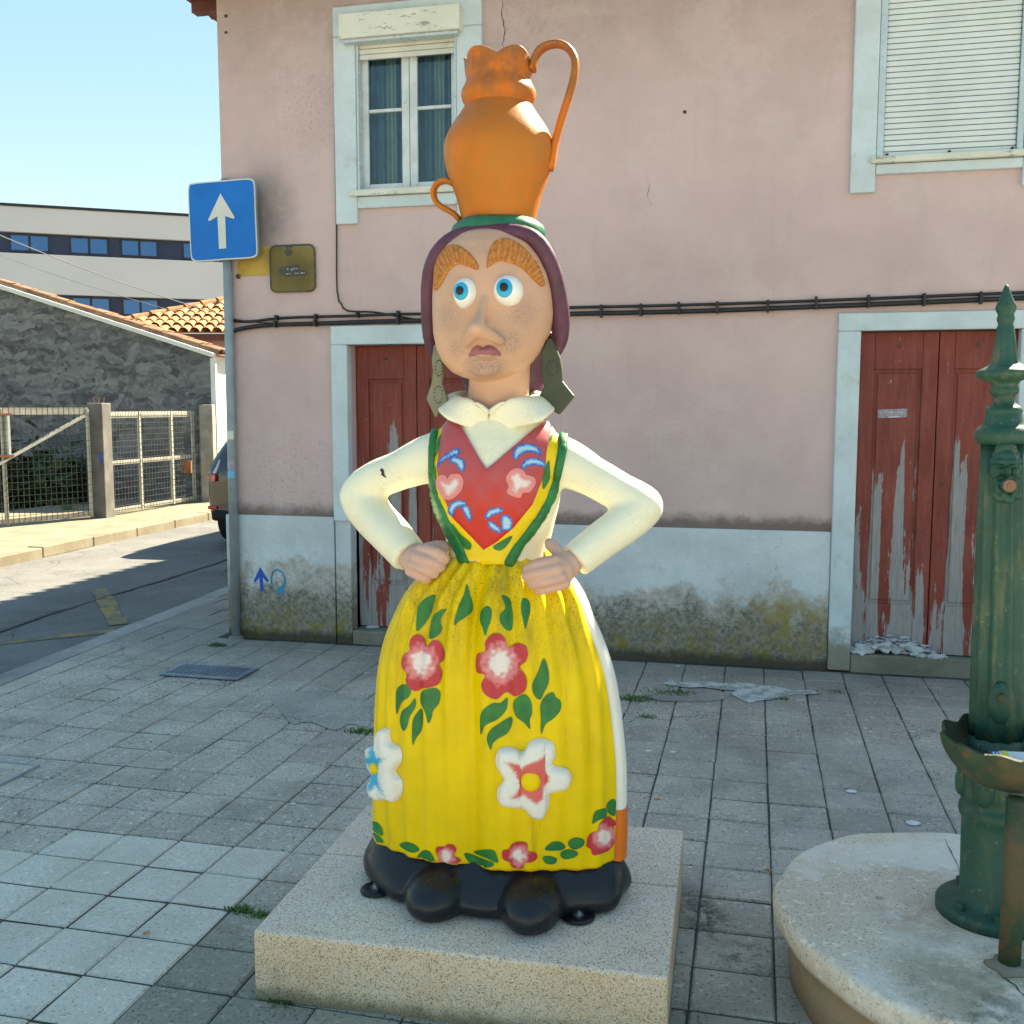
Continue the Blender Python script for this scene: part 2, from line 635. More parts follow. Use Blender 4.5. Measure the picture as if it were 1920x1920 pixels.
mb.add([(p.x, p.y, 0.02) for p in q], [(0, 1, 2, 3)])
tag(mb.build('pavement', M_WALK), kind='structure')

# ---- paving stones of the square: rows along the facade, columns out from it
cols_s = [3.57 + i * 0.2285 for i in range(0, 14)]
st = [1.885 + i * (3.3415 - 1.885) / 6 for i in range(7)]
cols_s = sorted(set([1.885 - i * 0.2225 for i in range(1, 17)] + st + cols_s))
rows_d = [3.575 - i * 0.2185 for i in range(-7, 17)]
rows_d = sorted(rows_d + [rows_d[-1] - i * .2185 for i in range(1, 19)])
rows_d = [d for d in rows_d if d > -3.8]
tiles = []
def tile_mesh(w, h, seed):
    rr = random.Random(seed)
    b = 0.006
    g = 0.0026
    z0 = -0.03
    def ring(i, z):
        j = lambda: rr.uniform(-.002, .002)
        G = g * 1.9
        return [(-w / 2 + g + i + j(), -h / 2 + G + i + j(), z), (w / 2 - g - i + j(), -h / 2 + G + i + j(), z), (w / 2 - g - i + j(), h / 2 - G - i + j(), z), (-w / 2 + g + i + j(), h / 2 - G - i + j(), z)]
    vs = ring(0, z0) + ring(0, -b) + ring(b, 0)
    fs = [(8, 9, 10, 11)]
    for L in (0, 4):
        for i in range(4):
            fs.append((L + i, L + (i + 1) % 4, L + 4 + (i + 1) % 4, L + 4 + i))
    me = bpy.data.meshes.new('paving_stone')
    me.from_pydata(vs, [], fs)
    return me
for ci in range(len(cols_s) - 1):
    for ri in range(len(rows_d) - 1):
        s0, s1, d0, d1 = cols_s[ci], cols_s[ci + 1], rows_d[ri], rows_d[ri + 1]
        sc, dc = (s0 + s1) / 2, (d0 + d1) / 2
        p = sq(sc, dc)
        # right of the kerb only, not inside the house
        kt = (p - K0).dot(Vector((KD.y, -KD.x, 0)))
        if kt < 0.06 or (dc < 0.06 and sc > -0.05):
            continue
        cut = kt < 0.34
        q = p - CAMP
        dep = depth(p)
        ix, iy = 960 + F * q.x / dep, 960 - F * (q.y * ST + q.z * CT) / dep
        seen = dep > .3 and -60 < ix < 1980 and iy < 2010
        new = dc > 3.14 and sc < 1.885 and (sc > 1.0 or dc > 3.36)
        tiles.append((seen and not cut, dep, s0, s1, d0, d1, new, ci, cut))
# the square goes on behind the photographer and to the right, in the sun
dmax, smax, smin = rows_d[-1] + .002, cols_s[-1] + .002, cols_s[0]
far = [sq(smin + .6, dmax), sq(smin + 1.2, dmax + 16), sq(smax + 16, dmax + 16), sq(smax + 16, -.0), sq(smax, -.0), sq(smax, dmax)]
sheet('square_paving', [(p.x, p.y) for p in far], -.003, stone_mat('pale sunlit paving', (0.40, 0.37, 0.32, 1), (0.50, 0.465, 0.41, 1), sp=.4, rnd=0, stain=.3))
# columns beyond the corner of the house, up the side street
tile_cache = {}
pav = thing('paving', sq(2.4, 2.4), 'square of weathered grey paving stones around the statue', 'paving')
pav['kind'] = 'structure'
del pav['label'], pav['category']
vis = sorted([t for t in tiles if t[0]], key=lambda t: t[1])
one = vis[:300]
rest = vis[300:] + [t for t in tiles if not t[0]]
rot = Matrix.Rotation(WA, 4, 'Z')
rr = random.Random(3)
M_TILEMIX = [M_TILE, M_TILEN]
stuff = {0: MB(), 1: MB()}
for n_, t in enumerate(one + rest):
    seen, dep, s0, s1, d0, d1, new, ci, cut = t
    w, h = s1 - s0, d1 - d0
    key = (round(w, 3), round(h, 3), n_ % 4, new)
    if key not in tile_cache:
        tile_cache[key] = tile_mesh(w, h, hash(key[:3]) & 255)
        tile_cache[key].materials.append(M_TILEMIX[int(new)])
    me = tile_cache[key]
    loc = sq((s0 + s1) / 2, (d0 + d1) / 2, rr.uniform(-.0035, .0015))
    tilt = Matrix.Rotation(rr.gauss(0, .004), 4, 'X') @ Matrix.Rotation(rr.gauss(0, .004), 4, 'Y') @ Matrix.Rotation(rr.gauss(0, .004), 4, 'Z')
    mw = Matrix.Translation(loc) @ rot @ tilt
    if cut:        # stones cut to the line of the kerb
        e = .0026
        poly = [sq(a_, b_) for a_, b_ in ((s0 + e, d0 + e), (s1 - e, d0 + e), (s1 - e, d1 - e), (s0 + e, d1 - e))]
        kn = Vector((KD.y, -KD.x, 0))
        kd = lambda p_: (p_ - K0).dot(kn) - .176
        out_ = []
        for i_ in range(4):
            a_, b_ = poly[i_], poly[(i_ + 1) % 4]
            if kd(a_) >= 0:
                out_.append(a_)
            if (kd(a_) >= 0) != (kd(b_) >= 0):
                out_.append(a_.lerp(b_, kd(a_) / (kd(a_) - kd(b_))))
        if len(out_) > 2:
            stuff[int(new)].prism([p_ + Vector((0, 0, -.03)) for p_ in out_], Vector((0, 0, .029)))
        continue
    if n_ < 300:
        o = bpy.data.objects.new('paving_stone', me)
        COL.objects.link(o)
        o.parent = pav
        o.matrix_parent_inverse = WM[pav].inverted()
        o.matrix_basis = mw
    else:
        stuff[int(new)].add([mw @ v.co for v in me.vertices], [list(p.vertices) for p in me.polygons])
for i in (0, 1):
    if stuff[i].v:
        tag(stuff[i].build('far_paving_stones', M_TILEMIX[i], pav), kind='stuff')

# ================================================================== THE PINK HOUSE
HX0, HX1, HTOP, HDEP = -0.03, 9.5, 4.35, 7.5
def wall_mat():
    m = Mat('pink lime wash', 0.9, 0.15)
    o = m.obj()
    pink = (0.62, 0.455, 0.44, 1)
    c = m.mix(m.mapr(m.noise(0.9, 6, 0.65, o), 0.3, 0.7), k(pink, 0.88), k(pink, 1.08))
    c = m.mix(m.mapr(m.noise(2.6, 8, 0.7, o), 0.5, 0.75, 0, 0.3), c, (0.5, 0.43, 0.40, 1))
    # grime under the roof
    z = m.xyz(o)
    top = m.mapr(m.math('ADD', z[2], m.math('MULTIPLY', m.noise(2.2, 8, 0.75, o), 1.2)), 4.0, 4.9)
    c = m.mix(m.math('MULTIPLY', top, 0.42), c, (0.22, 0.18, 0.15, 1))
    # fungus specks and blotches in named places
    sp = m.mapr(m.noise(38, 6, 0.75, o), 0.52, 0.66)
    for cx, cz, r0, r1, f, cc in ((0.42, 1.12, .12, .52, .75, (0.33, 0.255, 0.215, 1)), (0.62, 3.55, .1, .5, .5, (0.2, 0.17, 0.15, 1)), (2.0, 3.9, .05, .35, .5, (0.2, 0.17, 0.15, 1)), (4.0, 3.95, .1, .6, .4, (0.3, 0.26, 0.24, 1))):
        f_ = m.math('MULTIPLY', m.math('MULTIPLY', m.near(o, (cx, 0, cz), r0, r1, (1, 0, 1)), sp), f)
        c = m.mix(f_, c, cc)
    f_ = m.math('MULTIPLY', m.near(o, (0.30, 0, 2.86), .05, .30, (1, 0, .62)), m.mapr(m.noise(3, 5, .6, o), .3, .6, .35, .8))
    c = m.mix(f_, c, (0.2, 0.175, 0.175, 1))
    # dark grime line along the lower edge of the pink
    lo = m.mapr(m.math('SUBTRACT', z[2], m.math('MULTIPLY', m.noise(9, 6, 0.8, o), 0.14)), 0.80, 0.89, 1, 0)
    c = m.mix(m.math('MULTIPLY', lo, 0.8), c, (0.10, 0.085, 0.07, 1))
    c = m.mix(m.mapr(m.noise(70, 3, .6, o), .66, .74, 0, .5), c, (0.2, 0.16, 0.14, 1))
    m.col(c)
    run = m.noise(3.0, 6, .7, m.map(o, (5, 1, .35)))
    c2 = m.mix(m.mapr(run, .54, .70, 0, .16), c, (0.36, 0.30, 0.28, 1))
    c2 = m.mix(m.mapr(m.noise(1.6, 8, .75, m.map(o, (1, 1, 1), (7, 0, 2))), .50, .60, 0, .25), c2, (0.68, 0.56, 0.53, 1))
    c2 = m.mix(m.mapr(m.noise(160, 3, .7, o), .55, .7, 0, .22), c2, (0.34, 0.26, 0.24, 1))
    m.col(c2)
    m.bump(m.noise(90, 4, 0.65, o), 0.45, 0.004)
    m.bump(m.noise(9, 6, 0.65, m.map(o, (1, 1, 1.7))), 0.4, 0.02)
    return m.m

def base_mat(name='blue white lime wash with damp', stainz=True):
    m = Mat(name, 0.9, 0.15)
    o = m.obj()
    z = m.xyz(o)[2]
    w = (0.65, 0.71, 0.735, 1)
    c = m.mix(m.mapr(m.noise(2.2, 7, 0.7, o), 0.3, 0.72), k(w, 0.82), k(w, 1.06))
    c = m.mix(m.mapr(m.noise(30, 7, 0.75, o), 0.6, 0.7, 0, 0.5), c, (0.3, 0.28, 0.26, 1))
    # peeled render: brown sand shows through, more towards the foot
    h = m.math('ADD', z, m.math('MULTIPLY', m.math('SUBTRACT', m.noise(3.2, 8, 0.72, o), 0.5), 1.5))
    c = m.mix(m.math('MULTIPLY', m.mapr(h, 0.36, 0.56, 1, 0), 0.75), c, m.mix(m.mapr(m.noise(18, 8, .78, o), .3, .7), (0.26, 0.21, 0.16, 1), (0.60, 0.55, 0.48, 1)))
    h3 = m.math('ADD', z, m.math('MULTIPLY', m.math('SUBTRACT', m.noise(5, 8, 0.8, o), 0.5), 0.9))
    c = m.mix(m.mapr(h3, 0.22, 0.45, 0.85, 0), c, m.mix(m.mapr(m.noise(40, 7, .8, o), .35, .65), (0.075, 0.07, 0.055, 1), (0.33, 0.29, 0.22, 1)))
    # yellow lichen
    h2 = m.math('ADD', z, m.math('MULTIPLY', m.math('SUBTRACT', m.noise(3.3, 6, 0.7, o), 0.5), 0.6))
    li = m.math('MULTIPLY', m.mapr(h2, 0.10, 0.24, 1, 0), m.mapr(m.noise(11, 7, 0.75, o), 0.46, 0.6))
    c = m.mix(m.math('MULTIPLY', li, 0.85), c, (0.26, 0.205, 0.03, 1))
    c = m.mix(m.math('MULTIPLY', m.near(o, (3.7, 0, .30), .05, .38, (1, 0, 1.6)), m.mapr(m.noise(7, 7, .7, o), .42, .58, 0, .8)), c, (0.33, 0.25, 0.07, 1))
    c = m.mix(m.mapr(m.math('ADD', z, m.math('MULTIPLY', m.noise(9, 6, .7, o), .1)), 0.07, 0.14, 0.85, 0), c, (0.06, 0.055, 0.04, 1))
    m.col(c)
    m.bump(m.noise(26, 8, 0.75, o), 0.55, 0.02)
    m.bump(m.noise(110, 4, 0.6, o), 0.25, 0.004)
    return m.m

M_PINK, M_BASE = wall_mat(), base_mat()
def trim_mat():
    m = Mat('pale blue painted stone trim', 0.85, 0.2)
    o = m.obj()
    w = (0.60, 0.69, 0.725, 1)
    z = m.xyz(o)[2]
    c = m.mix(m.mapr(m.noise(3, 7, 0.7, o), 0.3, 0.7), k(w, 0.86), k(w, 1.04))
    c = m.mix(m.mapr(m.noise(5.5, 8, 0.75, o), 0.55, 0.72, 0, 0.5), c, (0.42, 0.41, 0.35, 1))
    c = m.mix(m.mapr(m.noise(60, 4, 0.7, o), 0.64, 0.72, 0, 0.5), c, (0.25, 0.26, 0.26, 1))
    h = m.math('ADD', z, m.math('MULTIPLY', m.math('SUBTRACT', m.noise(5, 7, .75, o), .5), .8))
    c = m.mix(m.mapr(h, .12, .34, .85, 0), c, m.mix(m.noise(30, 7, .8, o), (0.09, 0.08, 0.05, 1), (0.34, 0.29, 0.18, 1)))
    m.col(c)
    m.bump(m.noise(50, 6, 0.7, o), 0.3, 0.006)
    return m.m
M_TRIM = trim_mat()
M_SOFFIT = painted('dark red roof boards', (0.16, 0.05, 0.04, 1), .7, .25, 8, .5)
M_RTILE = painted('weathered clay roof tile', (0.40, 0.17, 0.085, 1), .8, .35, 3, .5, .3)

house = thing('pink_house', A0, 'two storey pink rendered house with pale blue trim and red doors', 'house', WA)
HOLES = {'door_l': (0.855, 1.76, 0.0, 2.0), 'door_r': (4.075, 4.945, 0.0, 2.037), 'win_l': (0.945, 1.615, 2.965, 3.93), 'win_r': (4.125, 4.905, 3.0, 3.96)}
def holed(x0, x1, z0, z1, y, holes, dep):
    mb = MB()
    xs = sorted({x0, x1} | {h for q in holes for h in q[:2] if x0 < h < x1})
    zs = sorted({z0, z1} | {h for q in holes for h in q[2:] if z0 < h < z1})
    for i in range(len(xs) - 1):
        for j in range(len(zs) - 1):
            cx, cz = (xs[i] + xs[i + 1]) / 2, (zs[j] + zs[j + 1]) / 2
            if any(h[0] < cx < h[1] and h[2] < cz < h[3] for h in holes):
                continue
            mb.add([(xs[i], y, zs[j]), (xs[i + 1], y, zs[j]), (xs[i + 1], y, zs[j + 1]), (xs[i], y, zs[j + 1])], [(0, 1, 2, 3)])
    for h in holes:
        a, b, c, d = max(h[0], x0), min(h[1], x1), max(h[2], z0), min(h[3], z1)
        if a >= b or c >= d:
            continue
        mb.add([(a, y, c), (a, y + dep, c), (a, y + dep, d), (a, y, d)], [(0, 1, 2, 3)])
        mb.add([(b, y, c), (b, y + dep, c), (b, y + dep, d), (b, y, d)], [(0, 1, 2, 3)])
        if d < z1:
            mb.add([(a, y, d), (b, y, d), (b, y + dep, d), (a, y + dep, d)], [(0, 1, 2, 3)])
        if c > z0:
            mb.add([(a, y, c), (b, y, c), (b, y + dep, c), (a, y + dep, c)], [(0, 1, 2, 3)])
    return mb
hl = list(HOLES.values())
ZB = 0.85
mb = holed(HX0, HX1, ZB - 0.02, HTOP, 0.0, hl, 0.3)
mb.add([(HX0, 0, ZB - .02), (HX0, HDEP, ZB - .02), (HX0, HDEP, HTOP), (HX0, 0, HTOP)], [(0, 1, 2, 3)])
mb.add([(HX1, 0, 0), (HX1, HDEP, 0), (HX1, HDEP, HTOP), (HX1, 0, HTOP)], [(0, 1, 2, 3)])
mb.add([(HX0, HDEP, 0), (HX1, HDEP, 0), (HX1, HDEP, HTOP), (HX0, HDEP, HTOP)], [(0, 1, 2, 3)])
mb.add([(HX0, 0.001, HTOP), (HX1, 0.001, HTOP), (HX1, HDEP, HTOP), (HX0, HDEP, HTOP)], [(0, 1, 2, 3)])
wall = mb.build('wall', M_PINK, house, local=True, fix=False, weld=True)
# lower course, a little proud, its top edge broken by the doors
mb = MB()
mb.box(HX0 - .035, 0.735, -0.012, .10, -.05, ZB + .004)
mb.box(HX0 - .035, .10, .101, HDEP, -.05, ZB + .002)
mb.box(0.742, 0.854, -0.006, .10, -.05, ZB - .02)
mb.box(1.90, 3.945, -0.012, .10, -.05, ZB - 0.006)
mb.box(5.09, HX1, -0.012, .10, -.05, ZB - 0.006)
mb.box(1.762, 1.899, -0.006, .10, -.05, ZB - .02)
mb.build('lower_course', M_BASE, house, local=True, bevel=.006)
# step stones under the doors
M_STEP = stone_mat('mossy door step', (0.16, 0.15, 0.12, 1), (0.26, 0.25, 0.2, 1), sp=.35, rnd=0)
MB().box(0.858, 1.757, -0.015, .29, -.05, .085).build('door_step', M_STEP, house, local=True, bevel=.01)
MB().box(4.078, 4.942, -0.02, .29, -.05, .105).build('door_step', M_STEP, house, local=True, bevel=.01)
# roof: hipped, wide eaves
def roof():
    e, z = 0.33, HTOP + 0.0
    x0, x1, y0, y1 = HX0 - e, HX1 + e, -e, HDEP + e
    hz = (y1 - y0) / 2 * 0.40
    a = (y1 - y0) / 2
    rf = MB().add([(x0, y0, z + .06), (x1, y0, z + .06), (x1, y1, z + .06), (x0, y1, z + .06), (x0 + a, y0 + a, z + hz), (x1 - a, y0 + a, z + hz)], [(0, 1, 5, 4), (1, 2, 5), (2, 3, 4, 5), (3, 0, 4)]).build('roof', M_RTILE, house, local=True)
    s = MB()
    s.box(x0, x1, y0, y1, z + .002, z + .055)
    s.build('eave', M_SOFFIT, rf, local=True)
    for i in range(int((y1 - y0) / .45)):
        MB().box(x0 + .02, HX0 - .001, y0 + .1 + i * .45, y0 + .18 + i * .45, z - .07, z + .001).build('rafter_end', M_SOFFIT, rf, local=True)
    mbt = MB()
    n = int((x1 - x0) / .2)
    for i in range(n):
        cx = x0 + .1 + i * .2
        mbt.tube([(cx, y0 - .04, z + .06), (cx, y0 + .6, z + .06 + .64 * .36)], .055, 8)
    n = int((y1 - y0) / .2)
    for i in range(n):
        cy = y0 + .1 + i * .2
        mbt.tube([(x0 - .04, cy, z + .06), (x0 + .6, cy, z + .06 + .64 * .36)], .055, 8)
    tag(mbt.build('eave_tiles', M_RTILE, rf, local=True, smooth=True), kind='stuff')
roof()

# trims: stone surrounds, each member its own piece
def surround(parent, pieces, y0=-0.03, y1=0.05):
    for a, b, c, d in pieces:
        MB().box(a, b, y0, y1, c, d).build('surround', M_TRIM, parent, local=True, bevel=.008)
surround(house, [(0.742, 0.856, ZB - .02, 1.999), (0.742, 1.87, 2.0, 2.125), (1.759, 1.87, ZB - .02, 1.999)])
surround(house, [(3.947, 4.077, 0, 2.036), (3.947, 5.075, 2.037, 2.142), (4.943, 5.075, 0, 2.036)])
surround(house, [(0.795, 0.944, 2.775, 3.945), (0.795, 1.78, 3.946, 4.13), (1.616, 1.78, 2.775, 3.945), (0.945, 1.615, 2.87, 2.944)])
surround(house, [(3.985, 4.124, 2.826, 3.965), (3.985, 5.05, 3.966, 4.13), (4.906, 5.05, 2.826, 3.965), (4.125, 4.905, 2.925, 2.983)])

# ---- doors
def door_mat(name, x0, strips):
    m = Mat(name, 0.6, 0.3)
    o = m.obj()
    z = m.xyz(o)[2]
    red = (0.225, 0.042, 0.03, 1)
    c = m.mix(m.mapr(m.noise(2.5, 6, .6, o), .3, .7), k(red, .8), k(red, 1.2))
    c = m.mix(m.mapr(m.noise(9, 3, .5, m.map(o, (6, 1, .6))), .4, .7, 0, .35), c, (0.30, 0.10, 0.08, 1))
    wood = m.mix(m.noise(10, 8, .75, m.map(o, (9, 1, .7))), (0.12, 0.115, 0.115, 1), (0.52, 0.48, 0.47, 1))
    n1 = m.noise(2.2, 9, .66, m.map(o, (6.5, 1, .38), (x0, 0, 0)))
    n2 = m.noise(14, 6, .75, m.map(o, (2.2, 1, .7)))
    # weathering climbs from the foot of the door
    t = m.math('ADD', m.math('MULTIPLY', n1, 2.3), m.math('MULTIPLY', n2, .6))
    xs = m.xyz(o)[0]
    for cx, w_, zt in strips:          # weathered most along the joints of the boards
        q = m.math('MULTIPLY', m.mapr(m.math('ABSOLUTE', m.math('SUBTRACT', xs, cx)), w_ * .4, w_, 1, 0), m.mapr(z, zt - .5, zt, .5, 0))
        t = m.math('ADD', t, q)
    f = m.mapr(m.math('SUBTRACT', t, m.math('MULTIPLY', z, 0.40)), 1.27, 1.31)
    c = m.mix(f, c, wood)
    c = m.mix(m.mapr(m.noise(26, 5, .7, m.map(o, (2, 1, .5))), .67, .70, 0, .8), c, (0.5, 0.36, 0.33, 1))
    m.col(c)
    m.rough(m.mapr(f, 0, 1, .5, .95))
    m.bump(m.math('SUBTRACT', m.noise(20, 6, .7, m.map(o, (8, 1, .6))), f), .35, .004)
    return m.m
M_DOORL, M_DOORR = door_mat('peeling dark red door paint', 0.3, ((1.13, .06, 1.75), (1.25, .035, 1.3), (.95, .03, .7))), door_mat('peeling red door paint', 1.35, ((4.205, .045, 1.45), (4.335, .035, 1.65), (4.665, .05, 1.6), (4.10, .03, .6), (4.47, .03, .8)))
M_DARK = painted('shade black', (0.01, 0.01, 0.01, 1), .9, 0, 5, 0, 0)  # near-black colour standing in for shade in recesses
M_IRON = painted('rusty iron', (0.06, 0.045, 0.035, 1), .6, .3, 20, .4)
def door(x0, x1, z0, z1, y, mat, label, knob=True):
    d = MB().box(x0 - .004, x1 + .004, y + .03, y + .045, z0, z1 + .004).build('door', mat, house, local=True)
    d['label'] = label
    xm = (x0 + x1) / 2 + (.012 if x0 > 3 else -.02)
    for a, b in ((x0 + .003, xm - .003), (xm + .003, x1 - .003)):
        w = .085
        lf = MB().box(a, b, y + .012, y + .03, z0 + .006, z1 - .003).build('leaf', mat, d, local=True)
        pcs = [(a, a + w, z0 + .006, z1 - .003), (b - w, b, z0 + .006, z1 - .003), (a + w + .001, b - w - .001, z1 - .22, z1 - .003), (a + w + .001, b - w - .001, z0 + .006, z0 + .30)]
        for q in pcs:
            MB().box(q[0], q[1], y - .005, y + .0115, q[2], q[3]).build('stile' if q[3] - q[2] > 1 else 'rail', mat, lf, local=True, bevel=.003)
        MB().box(a + w + .022, b - w - .022, y + .002, y + .0118, z0 + .325, z1 - .245).build('panel', mat, lf, local=True, bevel=.004)
        c = MB()
        c.tube([((a + b) / 2, y - .012, z1 - .085), ((a + b) / 2, y + .002, z1 - .085)], .011, 10)
        c.build('bolt_head', M_IRON, lf, local=True)
    MB().box(xm + .035, xm + .047, y - .009, y + .0, 1.12, 1.15).build('keyhole', M_IRON, d, local=True)
    return d
door(0.858, 1.757, 0.086, 1.999, 0.125, M_DOORL, 'dark red two leaf door behind the statue, paint peeling at its foot')
door(4.078, 4.942, 0.106, 2.036, 0.06, M_DOORR, 'red two leaf door beside the fountain, paint peeling to grey wood')

# ---- left window: roller box above, two casements with curtains behind
M_CREAM = painted('cream window paint', (0.66, 0.67, 0.60, 1), .55, .15, 6, .5, .3)
def flaky(name):
    m = Mat(name, .7, .3)
    o = m.obj()
    c = m.mix(m.mapr(m.noise(4, 6, .6, o), .3, .7), (0.62, 0.62, 0.52, 1), (0.74, 0.74, 0.65, 1))
    f = m.mapr(m.noise(9, 8, .75, m.map(o, (.8, 1, 3.5))), .57, .6)
    m.col(m.mix(f, c, m.mix(m.noise(30, 5, .7, m.map(o, (1, 1, 4))), (0.2, 0.21, 0.21, 1), (0.42, 0.43, 0.42, 1))))
    m.bump(f, -.4, .004)
    return m.m
M_FLAKY = flaky('flaking cream paint on wood')
M_WHITEW = painted('weathered white joinery paint', (0.63, 0.68, 0.69, 1), .6, .15, 8, .6, .35)
M_ALU = painted('pale blue grey metal', (0.52, 0.60, 0.63, 1), .35, .08, 5, .2, .05, metal=.3)
def glass_mat(name, tint=(0.09, 0.14, 0.17, 1), t=0.85):
    m = Mat(name, .05, .8)
    m.col(tint)
    m.b.inputs['Transmission Weight'].default_value = t
    m.b.inputs['IOR'].default_value = 1.45
    return m.m
def pane_mat(name, tint):
    """thin window glass: mirror-like reflection over a clear tinted sheet"""
    m = Mat(name)
    t = m.t
    tr = t.nodes.new('ShaderNodeBsdfTransparent')
    tr.inputs[0].default_value = tint
    gl = t.nodes.new('ShaderNodeBsdfGlossy')
    gl.inputs['Roughness'].default_value = .03
    fr = t.nodes.new('ShaderNodeFresnel')
    fr.inputs[0].default_value = 1.5
    mx = t.nodes.new('ShaderNodeMixShader')
    t.links.new(fr.outputs[0], mx.inputs[0])
    t.links.new(tr.outputs[0], mx.inputs[1])
    t.links.new(gl.outputs[0], mx.inputs[2])
    t.links.new(mx.outputs[0], t.nodes['Material Output'].inputs[0])
    return m.m
M_PANE = pane_mat('window glass', (0.72, 0.86, 0.92, 1))
M_CURT = painted('blue grey net curtain', (0.24, 0.30, 0.34, 1), .9, .2, 10, .0, .3, bscale=400)
M_CURT2 = painted('cream curtain stripe', (0.55, 0.53, 0.43, 1), .9, .1, 10, .0, .3, bscale=300)

win = MB().box(0.935, 1.625, -0.028, 0.05, 2.945, 2.966).build('window', M_TRIM, house, local=True)
win['label'] = 'white two light window with half raised roller shutter above the dark red door'
MB().box(0.90, 1.66, -0.055, 0.06, 2.945, 2.985).build('sill', M_FLAKY, win, local=True, bevel=.006)
gx0, gx1, gz0, gz1, gy = 0.95, 1.61, 2.99, 3.86, 0.07
xm = (gx0 + gx1) / 2
for a, b in ((gx0, xm - .002), (xm + .002, gx1)):
    sh = MB().box(a, a + .05, gy - .02, gy + .02, gz0, gz1).build('casement', M_WHITEW, win, local=True, bevel=.004)
    for q in ((b - .05, b, gz0, gz1), (a + .051, b - .051, gz0, gz0 + .045), (a + .051, b - .051, gz1 - .04, gz1), (a + .051, b - .051, 3.485, 3.505)):
        MB().box(q[0], q[1], gy - .019, gy + .019, q[2], q[3]).build('rail' if q[1] - q[0] > .1 else 'stile', M_WHITEW, sh, local=True, bevel=.003)
    for q in ((gz0 + .046, 3.484), (3.506, gz1 - .041)):
        MB().box(a + .0505, b - .0505, gy - .002, gy + .002, q[0], q[1]).build('pane', M_PANE, sh, local=True)
for a, b in ((.955, 1.28), (1.285, 1.605)):
    mbc, mbd = MB(), MB()
    n = 60
    pts = [(a + (b - a) * i / n, gy + .085 + .018 * math.sin(i * .62) + .008 * math.sin(i * 1.7 + a)) for i in range(n + 1)]
    for i in range(n):
        tgt = mbd if 24 < i < 37 else mbc
        (xa, ya), (xb, yb) = pts[i], pts[i + 1]
        tgt.add([(xa, ya, 2.98), (xb, yb, 2.98), (xb, yb, 3.92), (xa, ya, 3.92)], [(0, 1, 2, 3)])
    cu = mbc.build('curtain', M_CURT, win, local=True, smooth=True, fix=False)
    mbd.build('curtain_stripe', M_CURT2, cu, local=True, smooth=True, fix=False)
MB().box(.94, 1.62, .28, .29, 2.95, 3.95).build('dark_room', M_DARK, win, local=True)  # black panel in place of the unlit room
for a, b in ((.946, .962), (1.598, 1.614)):
    MB().box(a, b, -.02, .045, 2.986, 3.93).build('guide_rail', M_ALU, win, local=True, bevel=.003)
bxo = MB().box(.865, 1.66, -.105, .10, 3.905, 4.055).build('shutter_box', M_FLAKY, win, local=True, bevel=.006)
bxo['label'] = 'cream roller shutter box with flaking paint'
MB().box(.885, 1.64, -.085, .1, 3.885, 3.904).build('shutter_box_lip', M_ALU, bxo, local=True, bevel=.003)
for i in range(3):
    MB().box(.963, 1.597, .0, .014, 3.80 + i * .034, 3.831 + i * .034).build('slat', M_CREAM, win, local=True, bevel=.004)

# ---- right window: closed roller shutter
win = MB().box(4.115, 4.915, -.028, .05, 2.984, 3.001).build('window', M_TRIM, house, local=True)
win['label'] = 'window with closed white roller shutter above the red door by the fountain'
MB().box(4.095, 4.935, -.06, .06, 2.984, 3.022).build('sill', M_FLAKY, win, local=True, bevel=.006)
M_SLAT = painted('pale grey shutter slat', (0.66, 0.72, 0.72, 1), .5, .07, 4, .15, .05)
for i in range(30):
    z = 3.025 + i * .0315
    MB().box(4.165, 4.87, .0, .013, z, z + .0285).build('slat', M_SLAT, win, local=True, bevel=.006)
MB().box(4.15, 4.88, .0135, .02, 3.022, 3.95).build('shutter_back', M_DARK, win, local=True)  # black sheet, painted shade between the slats
for a, b in ((4.126, 4.164), (4.871, 4.904)):
    MB().box(a, b, -.022, .03, 3.023, 3.958).build('guide_rail', M_ALU, win, local=True, bevel=.004)
for x in (4.185, 4.52, 4.85):
    c = MB()
    c.tube([(x, -.012, 3.036), (x, .002, 3.036)], .009, 10)
    c.build('stop_screw', M_IRON, win, local=True)

# ---- things painted or scribbled on the wall, traced on its real surface
def wall_cast(d=0.0):
    p0 = A0 + WN * d
    return lambda px, py: (on_plane(px, py, p0, WN), WN)
M_GRAF1 = painted('blue spray paint', (0.005, 0.10, 0.55, 1), .5, .2, 12, .1, 0)
M_GRAF2 = painted('teal spray paint', (0.01, 0.26, 0.45, 1), .5, .2, 12, .1, 0)
M_YEL = painted('ochre paint patch', (0.50, 0.33, 0.075, 1), .85, .25, 9, .45, .2)
M_CRACK = painted('open crack', (0.07, 0.06, 0.055, 1), .95, .2, 9, 0, 0)
def cr7(pts): return [(400 + x / 5.053, 840 + y / 5.053) for x, y in pts]
layer('spray_arrow', cr7([(445, 1128), (525, 1255), (512, 1272), (470, 1225), (480, 1358), (448, 1362), (436, 1228), (400, 1275), (383, 1258)]), wall_cast(.012), .002, M_GRAF1, house, 3, False)
ring = [(548, 1300), (541, 1235), (560, 1165), (605, 1142), (655, 1165), (690, 1235), (685, 1290), (664, 1345), (664, 1415), (640, 1380), (590, 1365), (590, 1352), (640, 1310), (668, 1280), (672, 1235), (645, 1180), (605, 1160), (575, 1175), (558, 1235), (566, 1297)]
layer('spray_loop', cr7(ring), wall_cast(.012), .002, M_GRAF2, house, 3, False)
layer('ochre_patch', [(455, 462), (520, 462), (520, 516), (447, 519), (444, 500)], wall_cast(0), .002, M_YEL, house, 8, False)
